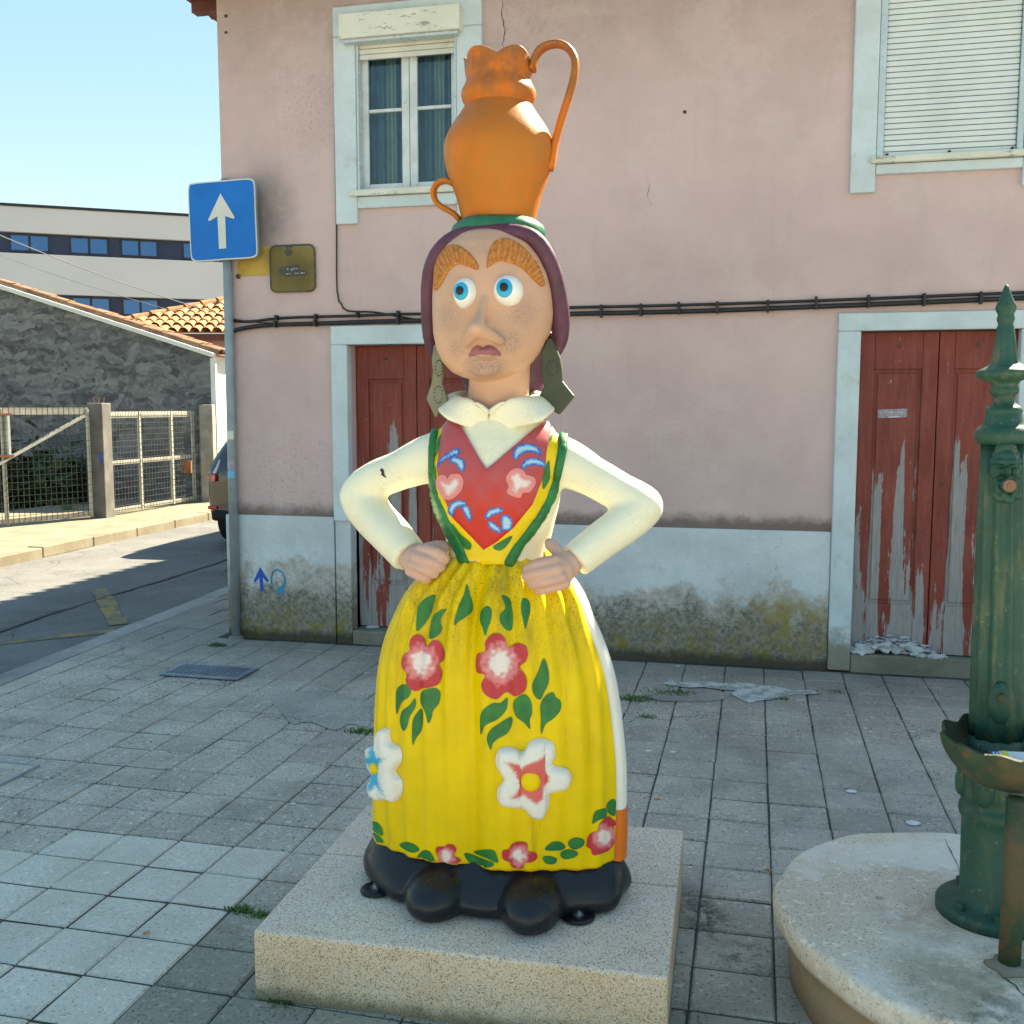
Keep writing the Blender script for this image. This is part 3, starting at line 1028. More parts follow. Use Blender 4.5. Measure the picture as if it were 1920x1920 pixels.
def crack(pts, w, cast, parent, name='crack'):
    sp = spline([(*p, 0) for p in pts], 6, False)
    a, b = [], []
    rq = random.Random(len(pts) * 7)
    for i, p in enumerate(sp):
        j = rq.uniform(-1, 1) * w
        ww = w * rq.uniform(.25, .8) * (1 if 2 < i < len(sp) - 3 else .4)
        a.append((p.x + j - ww, p.y)); b.append((p.x + j + ww, p.y))
    layer(name, a + b[::-1], cast, .0015, M_CRACK, parent, 4, False)
crack([(944, -6), (941, 20), (944, 40), (946, 62), (943, 82), (947, 102)], 1.7, wall_cast(0), house)
crack([(1210, 330), (1218, 350), (1214, 366), (1222, 385)], .8, wall_cast(0), house)
for (x, y, r) in ((424, 30, 3.5), (424, 61, 3), (1284, 210, 3.5), (447, 518, 5)):
    layer('plug_hole', [(x + r * math.cos(t * .785), y + r * math.sin(t * .785)) for t in range(8)], wall_cast(0), .002, M_CRACK, house, 3)
# sticker on the right door
dcast = lambda px, py: (on_plane(px, py, A0 - WN * .058, WN), WN)
M_STICK = painted('torn grey sticker', (0.36, 0.31, 0.36, 1), .7, .3, 60, .3, 0)
M_STICKT = painted('white sticker print', (0.62, 0.62, 0.68, 1), .7, .1, 60, .2, 0)
stk = layer('door_sticker', [(1646, 768), (1701, 766), (1701, 782), (1646, 784)], dcast, .002, M_STICK, None, 6, False)
tag(stk, 'torn grey notice sticker on the red door by the fountain', 'sticker')

def text_on(body, px, py, h_px, plane_p, plane_n, xdir, off, mat, parent, name='lettering', rot=0.0):
    cu = bpy.data.curves.new(name, 'FONT')
    cu.body = body
    p = on_plane(px, py, plane_p, plane_n)
    cu.size = h_px / F * depth(p) * 1.4
    cu.extrude = 0.0004
    o = bpy.data.objects.new('tmp', cu)
    COL.objects.link(o)
    dg = bpy.context.evaluated_depsgraph_get()
    me = bpy.data.meshes.new_from_object(o.evaluated_get(dg))
    bpy.data.objects.remove(o)
    X = Vector(xdir).normalized()
    Nn = Vector(plane_n).normalized()
    Y = Nn.cross(X)
    mw = Matrix((X, Y, Nn)).transposed().to_4x4()
    mw.translation = p + Nn * off
    me.transform(mw)
    me.name = name
    return mesh_obj(name, me, mat, parent)
text_on('BAGOS PUBLIC', 1664, 774.5, 3.3, A0 - WN * .058, WN, WX, .0035, M_STICKT, stk)
layer('print_line', [(1666, 781), (1687, 780.3), (1687, 782.6), (1666, 783.2)], dcast, .0035, M_STICKT, stk, 3, False)

# ================================================================== THINGS ON THE FACADE
M_CABLE = painted('black rubber cable', (0.018, 0.019, 0.021, 1), .5, .2, 20, .2, .1)
def hp(px, py, d):
    return on_plane(px, py, A0 + WN * d, WN)
def cable(pts, r_px, label, d=0.03, clips=()):
    sp = spline([tuple(hp(x, y, d)) for x, y in pts], .05, False)
    r = r_px / F * 6.7
    o = MB().tube(sp, r, 8).build('wall_cable', M_CABLE, None, smooth=True)
    tag(o, label, 'cable')
    for x, y in clips:
        p = hp(x, y, d)
        c = MB().box(-.008, .008, -.034, .012, -r - .008, r + .008).build('cable_clip', M_CABLE, o, bevel=.003)
        c.matrix_basis = Matrix.Translation(p) @ Matrix.Rotation(WA, 4, 'Z')
        c.matrix_parent_inverse = Matrix()
    return o
clips1 = [(520, 596), (594, 594), (672, 591), (748, 588), (1128, 577), (1202, 575), (1273, 572), (1345, 571), (1440, 568), (1530, 562), (1628, 559), (1732, 556), (1838, 553)]
cable([(434, 602), (470, 603), (520, 597), (594, 594), (672, 592), (748, 589), (830, 588), (960, 583), (1064, 577), (1200, 574), (1350, 570), (1530, 564), (1730, 556), (1960, 547), (2400, 532), (2900, 515), (3500, 494)], 2.6, 'upper thin black cable running along the pink facade', .022, clips1)
clips2 = [(518, 608), (593, 606), (748, 601), (1128, 589), (1202, 586), (1273, 583), (1345, 581), (1440, 579), (1530, 573), (1628, 570), (1732, 567), (1838, 563)]
cable([(434, 622), (450, 617), (480, 612), (518, 609), (593, 607), (672, 604), (748, 602), (830, 600), (960, 595), (1064, 589), (1200, 586), (1350, 582), (1530, 575), (1730, 567), (1960, 557), (2400, 541), (2900, 523), (3500, 501)], 4.2, 'lower thick black cable running along the pink facade', .03, clips2)
cable([(647, 22), (636, 40), (630, 80), (628, 160), (629, 300), (631, 420), (632, 545), (640, 570), (652, 583), (700, 585), (740, 592), (800, 603)], 1.6, 'thin grey cable dropping beside the left window', .016)
cable([(434, 598), (480, 604), (560, 609)], 1.0, 'thin loose wire beside the sign pole', .04)

# street name plaque
M_BRASS = painted('tarnished brass', (0.21, 0.155, 0.045, 1), .45, .45, 3.5, .7, .15, metal=.35)
M_BRASSD = painted('dark raised brass', (0.07, 0.07, 0.06, 1), .4, .3, 30, .2, .1, metal=.4)
M_BRASSW = painted('worn bright lettering', (0.42, 0.45, 0.46, 1), .4, .3, 40, .2, .1)
def rrect(cx, cz, w, h, r, n=5):
    pts = []
    for sx, sz, a0 in ((1, 1, 0), (-1, 1, 90), (-1, -1, 180), (1, -1, 270)):
        for i in range(n + 1):
            a = R(a0 + 90 * i / n)
            pts.append((cx + sx * (w / 2 - r) + r * math.cos(a), cz + sz * (h / 2 - r) + r * math.sin(a)))
    return pts
def hl3(s, z, d):
    return sq(s, d, z)
plq = thing('street_plaque', sq(.477, 0.0, 2.505), 'square tarnished brass street plaque with dark crest on pink wall', 'plaque')
MB().prism([hl3(x, z, .002) for x, z in rrect(.477, 2.505, .326, .31, .045)], WN * .014).build('plate', M_BRASS, plq, bevel=.004)
fr = MB()
ro, ri = rrect(.477, 2.505, .327, .311, .045), rrect(.477, 2.505, .307, .291, .038)
for i in range(len(ro)):
    j = (i + 1) % len(ro)
    fr.add([hl3(*ro[i], .0175), hl3(*ro[j], .0175), hl3(*ri[j], .0185), hl3(*ri[i], .0185)], [(0, 1, 2, 3)])
fr.build('border', M_BRASSD, plq)
pc = lambda px, py: (on_plane(px, py, A0 + WN * .016, WN), WN)
def pq(pts): return [(500 + x / 16, 440 + y / 16) for x, y in pts]
em = layer('crest', pq([(545, 470), (590, 480), (590, 410), (720, 410), (725, 480), (770, 470), (765, 560), (720, 620), (655, 650), (590, 620), (545, 560)]), pc, .003, M_BRASSD, plq, 1.2, False)
for i, x in enumerate((570, 615, 660, 705, 750)):
    layer('crest_tower', pq([(x - 17, 390), (x - 17, 335), (x - 8, 318), (x + 8, 318), (x + 17, 335), (x + 17, 390)]), pc, .003, M_BRASSD, em, 1.2, False)
layer('lettering_patch', pq([(380, 980), (590, 960), (600, 930), (960, 910), (965, 1080), (1100, 1050), (1170, 1100), (1170, 1200), (590, 1260), (400, 1160)]), pc, .0025, M_BRASSD, plq, 1.5, True)  # darker patch behind the worn letters
for x0, y0, x1, y1 in ((585, 1165, 645, 1195), (670, 1160, 710, 1185), (860, 1150, 905, 1178), (930, 1150, 985, 1168), (1035, 1135, 1095, 1170), (1115, 1140, 1150, 1158), (620, 1010, 660, 1050), (735, 1030, 785, 1075), (800, 1010, 860, 1040), (880, 1010, 930, 1035)):
    layer('letter', pq([(x0, y0), (x1, y0 - 4), (x1, y1), (x0, y1)]), pc, .0036, M_BRASSW, plq, 1.2, False)

# ================================================================== ONE-WAY SIGN AT THE CORNER
M_GALV = painted('galvanised steel', (0.30, 0.35, 0.37, 1), .5, .15, 10, .35, .1, metal=.25)
M_SBLUE = painted('blue sign sheeting', (0.0, 0.17, 0.58, 1), .45, .12, 5, .08, .03, .25)
M_SWHITE = painted('white sign sheeting', (0.66, 0.68, 0.62, 1), .4, .06, 5, .1, .03)
base = on_z(443, 1195)
dr = Vector((0, 0, 0))
topp = on_plane(423, 336, base, Vector((0, 1, 0)))
sg = thing('one_way_sign', base, 'blue one way sign with white upward arrow on grey steel pole', 'sign')
MB().tube([base + Vector((0, 0, -.03)), topp], .031, 16).build('pole', M_GALV, sg, smooth=True)
sn = Vector((-.26, -1, 0)).normalized()
sp0 = base.lerp(topp, .9) + sn * .05
scast = lambda px, py: (on_plane(px, py, sp0, sn), sn)
def sp(px, py, off=0.0): return on_plane(px, py, sp0, sn) + sn * off
so = spline([(353, 352, 0), (360, 344, 0), (374, 342, 0), (420, 338, 0), (464, 334.5, 0), (474, 337, 0), (478, 346, 0), (480, 400, 0), (483, 470, 0), (481, 479, 0), (472, 484, 0), (425, 487, 0), (372, 491, 0), (362, 488, 0), (358, 479, 0), (355, 420, 0)], 8)
outl = [(p.x, p.y) for p in so]
MB().prism([sp(x, y, -.028) for x, y in outl], sn * .028).build('panel', M_GALV, sg, bevel=.004)
cxp, cyp = 418, 413
inl = [(cxp + (x - cxp) * .965, cyp + (y - cyp) * .965) for x, y in outl]
layer('white_border', outl, scast, .002, M_SWHITE, sg, 8, False)
layer('blue_face', inl, scast, .0045, M_SBLUE, sg, 8, False)
def cs(pts): return [(340 + x / 6, 320 + y / 6) for x, y in pts]
layer('arrow', cs([(446, 258), (606, 525), (600, 542), (585, 542), (500, 512), (512, 875), (430, 882), (412, 516), (330, 566), (312, 566), (310, 548)]), scast, .007, M_SWHITE, sg, 6, False)
for y in (352, 470):
    p = base.lerp(topp, (1195 - y) / (1195 - 336)) + Vector((0, -.01, 0))
    c = MB().box(-.045, .045, -.03, .04, -.015, .015).build('clamp', M_GALV, sg, bevel=.003)
    c.matrix_basis = Matrix.Translation(p)
M_STK1 = painted('pale blue sticker', (0.12, 0.45, 0.75, 1), .5, .3, 60, .2, 0)
M_STK2 = painted('faded sticker', (0.40, 0.36, 0.42, 1), .6, .3, 60, .2, 0)
for (y, h, m_) in ((880, 14, M_STK1), (862, 16, M_STK2), (806, 16, M_SWHITE)):
    t0, t1 = (1195 - y - h / 2) / 859, (1195 - y + h / 2) / 859
    a, b = base.lerp(topp, t0), base.lerp(topp, t1)
    mbs = MB()
    N_ = 8
    vs = []
    for p in (a, b):
        for i in range(N_ + 1):
            t = R(200 + 110 * i / N_)
            vs.append(p + Vector((math.cos(t) * .0318, math.sin(t) * .0318, 0)))
    mbs.add(vs, [(i, i + 1, i + N_ + 2, i + N_ + 1) for i in range(N_)])
    mbs.build('sticker', m_, sg, smooth=True, fix=False)
MB().lathe([(-.02, .055), (.006, .052), (.014, .036)], base, 20).build('foot_collar', M_STEP, sg, smooth=True)

# ================================================================== DRAIN GRATE, COVER
M_GRATE = painted('blue grey cast iron', (0.20, 0.25, 0.31, 1), .45, .25, 12, .3, .2, metal=.3)
ga, gb = to_sd(on_z(287, 1268)), to_sd(on_z(497, 1254))
gs0, gs1, gd0, gd1 = ga[0] + .03, gb[0] - .03, gb[1] + .02, ga[1] - .02
gr = thing('drain_grate', sq((gs0 + gs1) / 2, (gd0 + gd1) / 2, 0), 'blue grey iron drain grate set in the paving near the sign pole', 'grate')
def sbox(s0, s1, d0, d1, z0, z1):
    mb = MB()
    mb.add([sq(s, d, z) for z in (z0, z1) for d in (d0, d1) for s in (s0, s1)], [(0, 2, 3, 1), (4, 5, 7, 6), (0, 1, 5, 4), (2, 6, 7, 3), (0, 4, 6, 2), (1, 3, 7, 5)])
    return mb
sbox(gs0, gs1, gd0, gd1, .0005, .003).build('pit_shade', M_DARK, gr)  # thin black slab: the shade of the drain hole as colour
for a in ((gs0, gs1, gd0, gd0 + .025), (gs0, gs1, gd1 - .025, gd1), (gs0, gs0 + .025, gd0 + .026, gd1 - .026), (gs1 - .025, gs1, gd0 + .026, gd1 - .026)):
    sbox(*a, .0, .013).build('frame', M_GRATE, gr, bevel=.002)
nb = 16
for i in range(nb):
    x = gs0 + .04 + (gs1 - gs0 - .08) * i / (nb - 1)
    sbox(x - .0075, x + .0075, gd0 + .026, gd1 - .026, .0032, .012).build('bar', M_GRATE, gr, bevel=.002)
# recessed cover at the frame's edge
p = to_sd(on_z(75, 1437))
cv = thing('access_cover', sq(p[0] - .3, p[1] + .3), 'paved access cover with thin steel rim near the road', 'cover')
c0 = (p[0] - .62, p[0], p[1], p[1] + .55)
sbox(c0[0] + .012, c0[1] - .012, c0[2] + .012, c0[3] - .012, -.01, .006).build('lid', M_TILE, cv)
for a in ((c0[0], c0[1], c0[2], c0[2] + .01), (c0[0], c0[1], c0[3] - .01, c0[3]), (c0[0], c0[0] + .01, c0[2] + .011, c0[3] - .011), (c0[1] - .01, c0[1], c0[2] + .011, c0[3] - .011)):
    sbox(*a, -.01, .009).build('rim', M_GALV, cv)

# ---- road marks on the asphalt
rc = lambda px, py: (on_z(px, py, ZR), Vector((0, 0, 1)))
M_SEAM = painted('bitumen seam', (0.02, 0.02, 0.022, 1), .5, .2, 12, .1, .2)
def road_strip(name, pts, w, mat, label, cat='road marking', rag=0.0, dz=.004):
    par = None
    mb = MB()
    P = [on_z(x, y, ZR) for x, y in pts]
    sp_ = spline([tuple(p) for p in P], .12, False)
    rq = random.Random(int(w * 1000))
    vs = []
    for i, p_ in enumerate(sp_):
        d = (sp_[min(i + 1, len(sp_) - 1)] - sp_[max(i - 1, 0)]).normalized()
        nn = Vector((-d.y, d.x, 0))
        vs += [p_ + nn * w * (.5 + rq.uniform(-rag, rag)) + Vector((0, 0, dz)), p_ - nn * w * (.5 + rq.uniform(-rag, rag)) + Vector((0, 0, dz))]
    mb.add(vs, [(2 * i, 2 * i + 1, 2 * i + 3, 2 * i + 2) for i in range(len(sp_) - 1)])
    return tag(mb.build(name, mat), label, cat)
road_strip('road_line', [(-60, 1216), (0, 1207), (100, 1195), (160, 1189), (215, 1183)], .13, M_LINE, 'worn yellow line curving to the kerb of the square', rag=.06)
road_strip('road_line', [(183, 1105), (195, 1120), (208, 1145), (225, 1172)], .14, M_LINE, 'worn yellow stroke across the road seam', rag=.08, dz=.007)
road_strip('road_seam', [(-60, 1206), (0, 1185), (150, 1135), (300, 1090), (424, 1051), (470, 1036)], .035, M_SEAM, 'dark bitumen seam along the road', 'seam', rag=.4, dz=.0095)

# ================================================================== LEFT BACKGROUND
# ---- gated yard across the street
M_CONC = painted('dirty concrete', (0.155, 0.15, 0.135, 1), .9, .3, 5, .6, .5)
M_CONCL = painted('pale concrete', (0.33, 0.31, 0.26, 1), .9, .25, 5, .4, .5)
M_RAIL = painted('rusty cream gate paint', (0.50, 0.47, 0.40, 1), .7, .2, 6, .5, .2)
M_RUST = painted('rust brown gate paint', (0.28, 0.12, 0.06, 1), .8, .3, 8, .3, .2)
M_WIRE = painted('dark mesh wire', (0.05, 0.045, 0.04, 1), .7, .3, 8, .2, 0)
G0, G1 = Vector((-6.685, 13.276, 0)), Vector((-5.215, 16.895, 0))
pl0 = Vector((-5.85, 14.40, 0))
gdir = (G1 - pl0).normalized()
gdl = (pl0 - G0).normalized()
gn = Vector((gdir.y, -gdir.x, 0))
def post_box(name, label, c, w, d, z1, mat, dirv):
    t = thing(name, c, label, 'pillar', math.atan2(dirv.y, dirv.x))
    MB().box(-d / 2, d / 2, -w / 2, w / 2, -.1, z1).build('shaft', mat, t, local=True, bevel=.015)
    return t
pil = post_box('gate_pillar', 'dirty concrete gate pillar between two wire mesh gates', pl0 + Vector((.02, .12, 0)), .23, .24, 1.64, M_CONC, Vector((0.98, -.2, 0)))
for i in range(3):
    MB().tube([(-.06 + i * .06, -.02 + .02 * i, 1.62), (-.06 + i * .065, -.02 + .025 * i, 1.72)], .006, 6).build('rebar', M_RUST, pil, local=True)
post_box('gate_pillar', 'concrete gate post against the grey rendered house', Vector((-5.02, 16.95, 0)), .2, .22, 1.62, M_CONCL, Vector((1, 0, 0)))
post_box('gate_pillar', 'dirty concrete pillar at the free end of the braced gate', G0 - gdl * 1.36, .23, .24, 1.64, M_CONC, Vector((0.98, -.2, 0)))
blue = layer('blue_mark', [(184, 856), (189, 848), (194, 857), (191, 857), (191, 868), (187, 868), (187, 857)], lambda px, py: (on_plane(px, py, WM[pil] @ Vector((0, -.12, 0)), Vector((-.2, -.98, 0)).normalized()), Vector((-.2, -.98, 0)).normalized()), .004, M_GRAF1, pil, 3, False)
def gate(name, label, a, b, z0, z1, uprights, rails, diag=None, patch=False):
    t = thing(name, a, label, 'gate')
    d = (b - a).normalized()
    L = (b - a).length
    nn = Vector((d.y, -d.x, 0))
    P = lambda u, z, o=0.0: a + d * u + nn * o + Vector((0, 0, z))
    for z in rails:
        MB().bar(P(0, z), P(L, z), .03, .06 if z != rails[-1] else .09, (0, 0, 1)).build('rail', M_RAIL, t)
    for u in uprights:
        MB().bar(P(u * L, z0), P(u * L, z1), .04, .045, tuple(nn)).build('upright', M_RAIL, t)
    if diag:
        MB().bar(P(diag[0] * L, diag[1], .03), P(diag[2] * L, diag[3], .03), .03, .07, tuple(nn)).build('brace', M_RAIL, t)
    if patch:
        for q in ((.30, 1.49, .56, 1.49, M_RUST), (.32, .95, .56, .95, M_RUST), (.33, .95, .33, 1.5, M_SWHITE), (.54, .95, .54, 1.5, M_SWHITE)):
            MB().bar(P(q[0] * L, q[1], .04), P(q[2] * L, q[3], .04), .03, .06, tuple(nn)).build('patch_bar', q[4], t)
    w = MB()
    n = int(L / .075)
    for i in range(n + 1):
        w.bar(P(L * i / n, z0 + .02, .05), P(L * i / n, z1 + .03, .05), .006, .006, tuple(nn))
    nz = int((z1 - z0) / .085)
    for i in range(nz + 1):
        z = z0 + .02 + (z1 - z0 - .02) * i / nz
        w.bar(P(0, z, .053), P(L, z, .053), .005, .005)
    tag(w.build('wire_mesh', M_WIRE, t), kind='stuff')
    return t
gate('yard_gate', 'rusty wire mesh gate with diagonal brace beside the pillar', G0 - gdl * 1.2, pl0 - gdl * .1, .05, 1.56, (.0, .52, 1.0), (.09, 1.53), (.30, .62, .97, 1.46), True)
gate('yard_gate', 'wire mesh gate with three bays next to the grey house', pl0 + gdir * .18, G1, .05, 1.52, (.02, .36, .71, .97), (.09, .78, 1.47))
MB().box(-.08, .08, -.02, .02, -.1, .1).build('lock_box', M_RUST, None)
lb = bpy.context.scene.collection.objects['lock_box']
g2 = [o for o in COL.objects if o.name.startswith('yard_gate')][-1]
lb.parent = g2
lb.matrix_parent_inverse = WM[g2].inverted()
lb.location = pl0.lerp(G1, .85) + gn * .06 + Vector((0, 0, .62))
# yard ground: shaded concrete strip and low hedge against the wall
M_LEAFD = painted('dark hedge leaf', (0.018, 0.05, 0.014, 1), .6, .4, 6, 0, 0)
M_GRASS = painted('grass blade', (0.06, 0.13, 0.02, 1), .6, .4, 9, 0, 0)
rq = random.Random(11)
hd = MB()
for i in range(2600):
    p = Vector((rq.uniform(-8.6, -7.1), rq.uniform(16.3, 17.3), 0)) + Vector((0, 0, abs(rq.gauss(0, .33))))
    s = rq.uniform(.05, .1)
    v = [Vector((rq.gauss(0, s), rq.gauss(0, s), rq.gauss(0, s))) for _ in range(3)]
    hd.add([p + q_ for q_ in v], [(0, 1, 2)])
tag(hd.build('low_hedge', M_LEAFD, None, fix=False), 'low dark green hedge behind the wire mesh gate', 'hedge')

# ---- grey rendered house with sloping verge
def render_mat():
    m = Mat('rough trowelled grey render', .95, .15)
    p = m.pos()
    def chips(sc, seed, st=(1, 1, 2.6)):
        v = m.map(p, st, (seed, seed * .7, seed * 1.3), (0, R(18 + seed * 9), 0))
        vv = m.n('ShaderNodeVectorMath', operation='ADD')
        m.t.links.new(v, vv.inputs[0])
        s_ = m.n('ShaderNodeVectorMath', operation='SCALE')
        nz = m.n('ShaderNodeTexNoise')
        m.t.links.new(p, nz.inputs['Vector'])
        nz.inputs['Scale'].default_value = 2.2
        m.t.links.new(nz.outputs['Color'], s_.inputs[0])
        s_.inputs['Scale'].default_value = .9
        m.t.links.new(s_.outputs[0], vv.inputs[1])
        nd = m.n('ShaderNodeTexVoronoi')
        m.t.links.new(vv.outputs[0], nd.inputs['Vector'])
        nd.inputs['Scale'].default_value = sc
        return nd
    a, b = chips(3.6, 1.0), chips(6.5, 4.0, (1, 1, 2.2))
    h = m.math('ADD', m.xyz(a.outputs['Color'])[0], m.math('MULTIPLY', m.xyz(b.outputs['Color'])[1], .7))
    h = m.math('ADD', h, m.math('MULTIPLY', m.noise(13, 8, .78, m.map(p, (1, 1, 1.8))), 1.7))
    c = m.mix(m.mapr(h, .7, 2.6), (0.085, 0.088, 0.095, 1), (0.30, 0.305, 0.305, 1))
    c = m.mix(m.mapr(m.noise(.7, 5, .7), .4, .7, 0, .6), c, (0.13, 0.135, 0.15, 1))
    m.col(c)
    m.bump(h, .6, .04)
    return m.m
M_REND = render_mat()
M_WHITE = painted('white lime wash', (0.74, 0.74, 0.71, 1), .85, .08, 2, .2, .15)
gw = Vector((-4.93, 17.10, 0))
gwd = Vector((-.97, .243, 0)).normalized()
gwn = Vector((-gwd.y, gwd.x, 0))
if gwn.y > 0:
    gwn = -gwn
hs = thing('grey_house', gw, 'low house with rough grey rendered gable wall and clay tile roof', 'house')
def gp(px, py, o=0.0): return on_plane(px, py, gw + gwn * o, gwn)
t1, t0 = gp(398, 668), gp(0, 540)
sl = (t0.z - t1.z) / (t0 - t1).xy.length
def gtop(u, dz=0.0, o=0.0):
    p_ = t1 + gwd * u - gwn * (-o)
    return Vector((p_.x, p_.y, t1.z + sl * u + dz))
UL = 9.0
b0, b1 = gtop(0), gtop(UL)
MB().add([(b0.x, b0.y, -.1), tuple(b0), tuple(b1), (b1.x, b1.y, -.1)], [(0, 1, 2, 3)]).build('gable_wall', M_REND, hs)
back = -gwn
wv = MB()
pA = b0
pB = b0 + Vector((fd.x, fd.y, 0)) * 9
for o_ in (0,):
    wv.add([(pA.x + .004, pA.y + .004, -.1), (pB.x, pB.y, -.1), (pB.x, pB.y, b0.z), (pA.x + .004, pA.y + .004, b0.z)], [(0, 1, 2, 3)])
wv.build('street_wall', M_WHITE, hs)
MB().bar(gtop(-.05, .03, .03), gtop(UL, .03, .03), .10, .07, (0, 0, 1)).build('verge_board', M_WHITE, hs)
MB().bar(Vector((b0.x, b0.y, -.05)) - gwd * .03 + gwn * .02, b0 - gwd * .03 + gwn * .02 + Vector((0, 0, -.03)), .09, .05, tuple(gwn)).build('corner_strip', M_WHITE, hs)
# clay roof: under-sheet and rows of barrel tiles, the visible ones one by one
M_CLAY = painted('pale weathered clay tile', (0.30, 0.16, 0.09, 1), .85, .4, 4, .7, .3)
M_CLAYO = painted('orange clay tile', (0.46, 0.19, 0.075, 1), .8, .25, 3, .3, .2)
RL = 4.4      # the hip runs from the verge down to the back eave
rf = MB().add([tuple(gtop(-.15, .06, -.02)), tuple(gtop(RL, .06, -.02)), tuple(gtop(RL - 1.2, .06, -.02) + back * .4), tuple(gtop(-.15, .06, -.02) + back * .7)], [(0, 1, 2, 3)]).build('roof', M_CLAY, hs)
def barrel(L, r0, r1, n=6):
    vs, fs = [], []
    for i, (y, r) in enumerate(((0, r0), (L, r1))):
        for j in range(n + 1):
            t = math.pi * j / n
            vs.append((r * math.cos(t), y, r * math.sin(t)))
    for j in range(n):
        fs.append((j, j + 1, n + 1 + j + 1, n + 1 + j))
    me = bpy.data.meshes.new('roof_tile')
    me.from_pydata(vs, [], fs)
    me.polygons.foreach_set('use_smooth', [True] * len(me.polygons))
    return me
bt = barrel(.42, .085, .07)
bt.materials.append(M_CLAY)
def place_tile(me, p_, ydir, up, par):
    y = ydir.normalized()
    x = y.cross(up).normalized()
    z = x.cross(y)
    mw = Matrix((x, y, z)).transposed().to_4x4()
    mw.translation = p_
    o = bpy.data.objects.new('roof_tile', me)
    COL.objects.link(o)
    o.parent = par
    o.matrix_basis = mw
    return o
slope_dir = (gtop(1) - gtop(0)).normalized()
upn = Vector((0, 0, 1))
for row in range(11):
    for i in range(12):
        if row * .22 > .6 * (1 - .5 * (i * .36) / RL):
            continue
        place_tile(bt, gtop(-.12 + i * .36, .075 + rq.uniform(-.006, .006), 0) + back * (.07 + row * .18), slope_dir, upn, rf)

# ---- pink house with orange hipped roof, further down the street
hz = Vector((-6.6, 25.0, 0))
ph = thing('red_roofed_house', hz, 'low pink house under a bright orange clay tile hipped roof', 'house')
hn = Vector((0, -1, 0))
def fp(px, py, Y): return on_plane(px, py, Vector((0, Y, 0)), hn)
M_PINK2 = painted('faded pink wall', (0.42, 0.22, 0.19, 1), .9, .15, 2, .3, .2)
e0, e1 = fp(145, 624, 25), fp(560, 624, 25)
MB().box(e0.x + .25, e1.x, 25.3, 31, -.1, e0.z - .12).build('wall', M_PINK2, ph)
MB().box(e0.x + .05, e1.x, 25.1, 25.25, e0.z - .16, e0.z - .02).build('eave_board', M_SOFFIT, ph)
rid = fp(420, 571, 25)
rdep = 2.9
rise = 1.05
apx = Vector((e0.x + 3.0, 25 + rdep, e0.z + rise))
pr = MB().add([tuple(e0), (e1.x, 25, e0.z), (e1.x, 25 + rdep, e0.z + rise), tuple(apx), (e0.x, 31, e0.z)], [(0, 1, 2, 3), (0, 3, 4)]).build('roof', M_CLAYO, ph)
bo = barrel(.46, .125, .10)
bo.materials.append(M_CLAYO)
ysl = Vector((0, rdep, rise)).normalized()
Ls = math.hypot(rdep, rise)
for row in range(8):
    for i in range(23):
        x = e0.x + .15 + i * .27
        v = row * .4
        if (x - e0.x) / 3.0 < (v + .3) / Ls:
            continue
        place_tile(bo, Vector((x, 25, e0.z)) + ysl * (v - .06) + Vector((0, 0, .03 + .012 * (row % 2))), ysl - Vector((0, 0, .05)), upn, pr)
for i in range(9):
    t = i / 9
    p_ = e0.lerp(apx, t) + Vector((0, 0, .05))
    place_tile(bo, p_, apx - e0, upn, pr)

# ---- long white modern block with blue window bands
md = Vector((.943, .333, 0)).normalized()
mnn = Vector((md.y, -md.x, 0))
mp0 = on_plane(200, 500, Vector((0, 46, 0)), Vector((0, 1, 0)))
mp0.z = 0
blk = thing('office_block', mp0, 'long white modern block with two dark blue window bands', 'building')
M_MWHITE = painted('smooth pale grey facade panel', (0.60, 0.60, 0.63, 1), .7, .05, .3, .05, .03)
M_MBAND = painted('navy facade panel', (0.012, 0.026, 0.075, 1), .4, .1, 1, .0, 0)
M_MFRAME = painted('dark window frame', (0.01, 0.014, 0.03, 1), .4, .1, 1, 0, 0)
def mglass():
    m = Mat('blue reflecting glass', .04, 1.0)
    m.col((0.03, 0.12, 0.30, 1))
    m.b.inputs['Metallic'].default_value = .55
    return m.m
M_MGLASS = mglass()
def mu(px, py):
    q_ = on_plane(px, py, mp0, mnn)
    return (q_ - mp0).dot(md), q_.z
def mbox(u0, u1, z0, z1, o0, o1):
    mb = MB()
    P = lambda u, o, z: mp0 + md * u + mnn * o + Vector((0, 0, z))
    mb.add([P(u, o, z) for z in (z0, z1) for o in (o0, o1) for u in (u0, u1)], [(0, 2, 3, 1), (4, 5, 7, 6), (0, 1, 5, 4), (2, 6, 7, 3), (0, 4, 6, 2), (1, 3, 7, 5)])
    return mb
zt = mu(200, 397)[1]
za1, za0 = mu(200, 443)[1], mu(200, 482)[1]
zb1, zb0 = mu(200, 555)[1], mu(200, 594)[1]
u0, u1 = mu(-700, 500)[0], mu(413, 575)[0]
for nm, a, b in (('parapet_panel', za1, zt), ('facade_panel', zb1, za0), ('facade_panel', 0, zb0)):
    mbox(u0, u1 + .6 if nm != 'x' else u1, a, b, -8, 0).build(nm, M_MWHITE, blk)
mbox(u0, u1 + .6, zt + .002, zt + .12, -8, .05).build('coping', M_MFRAME, blk)
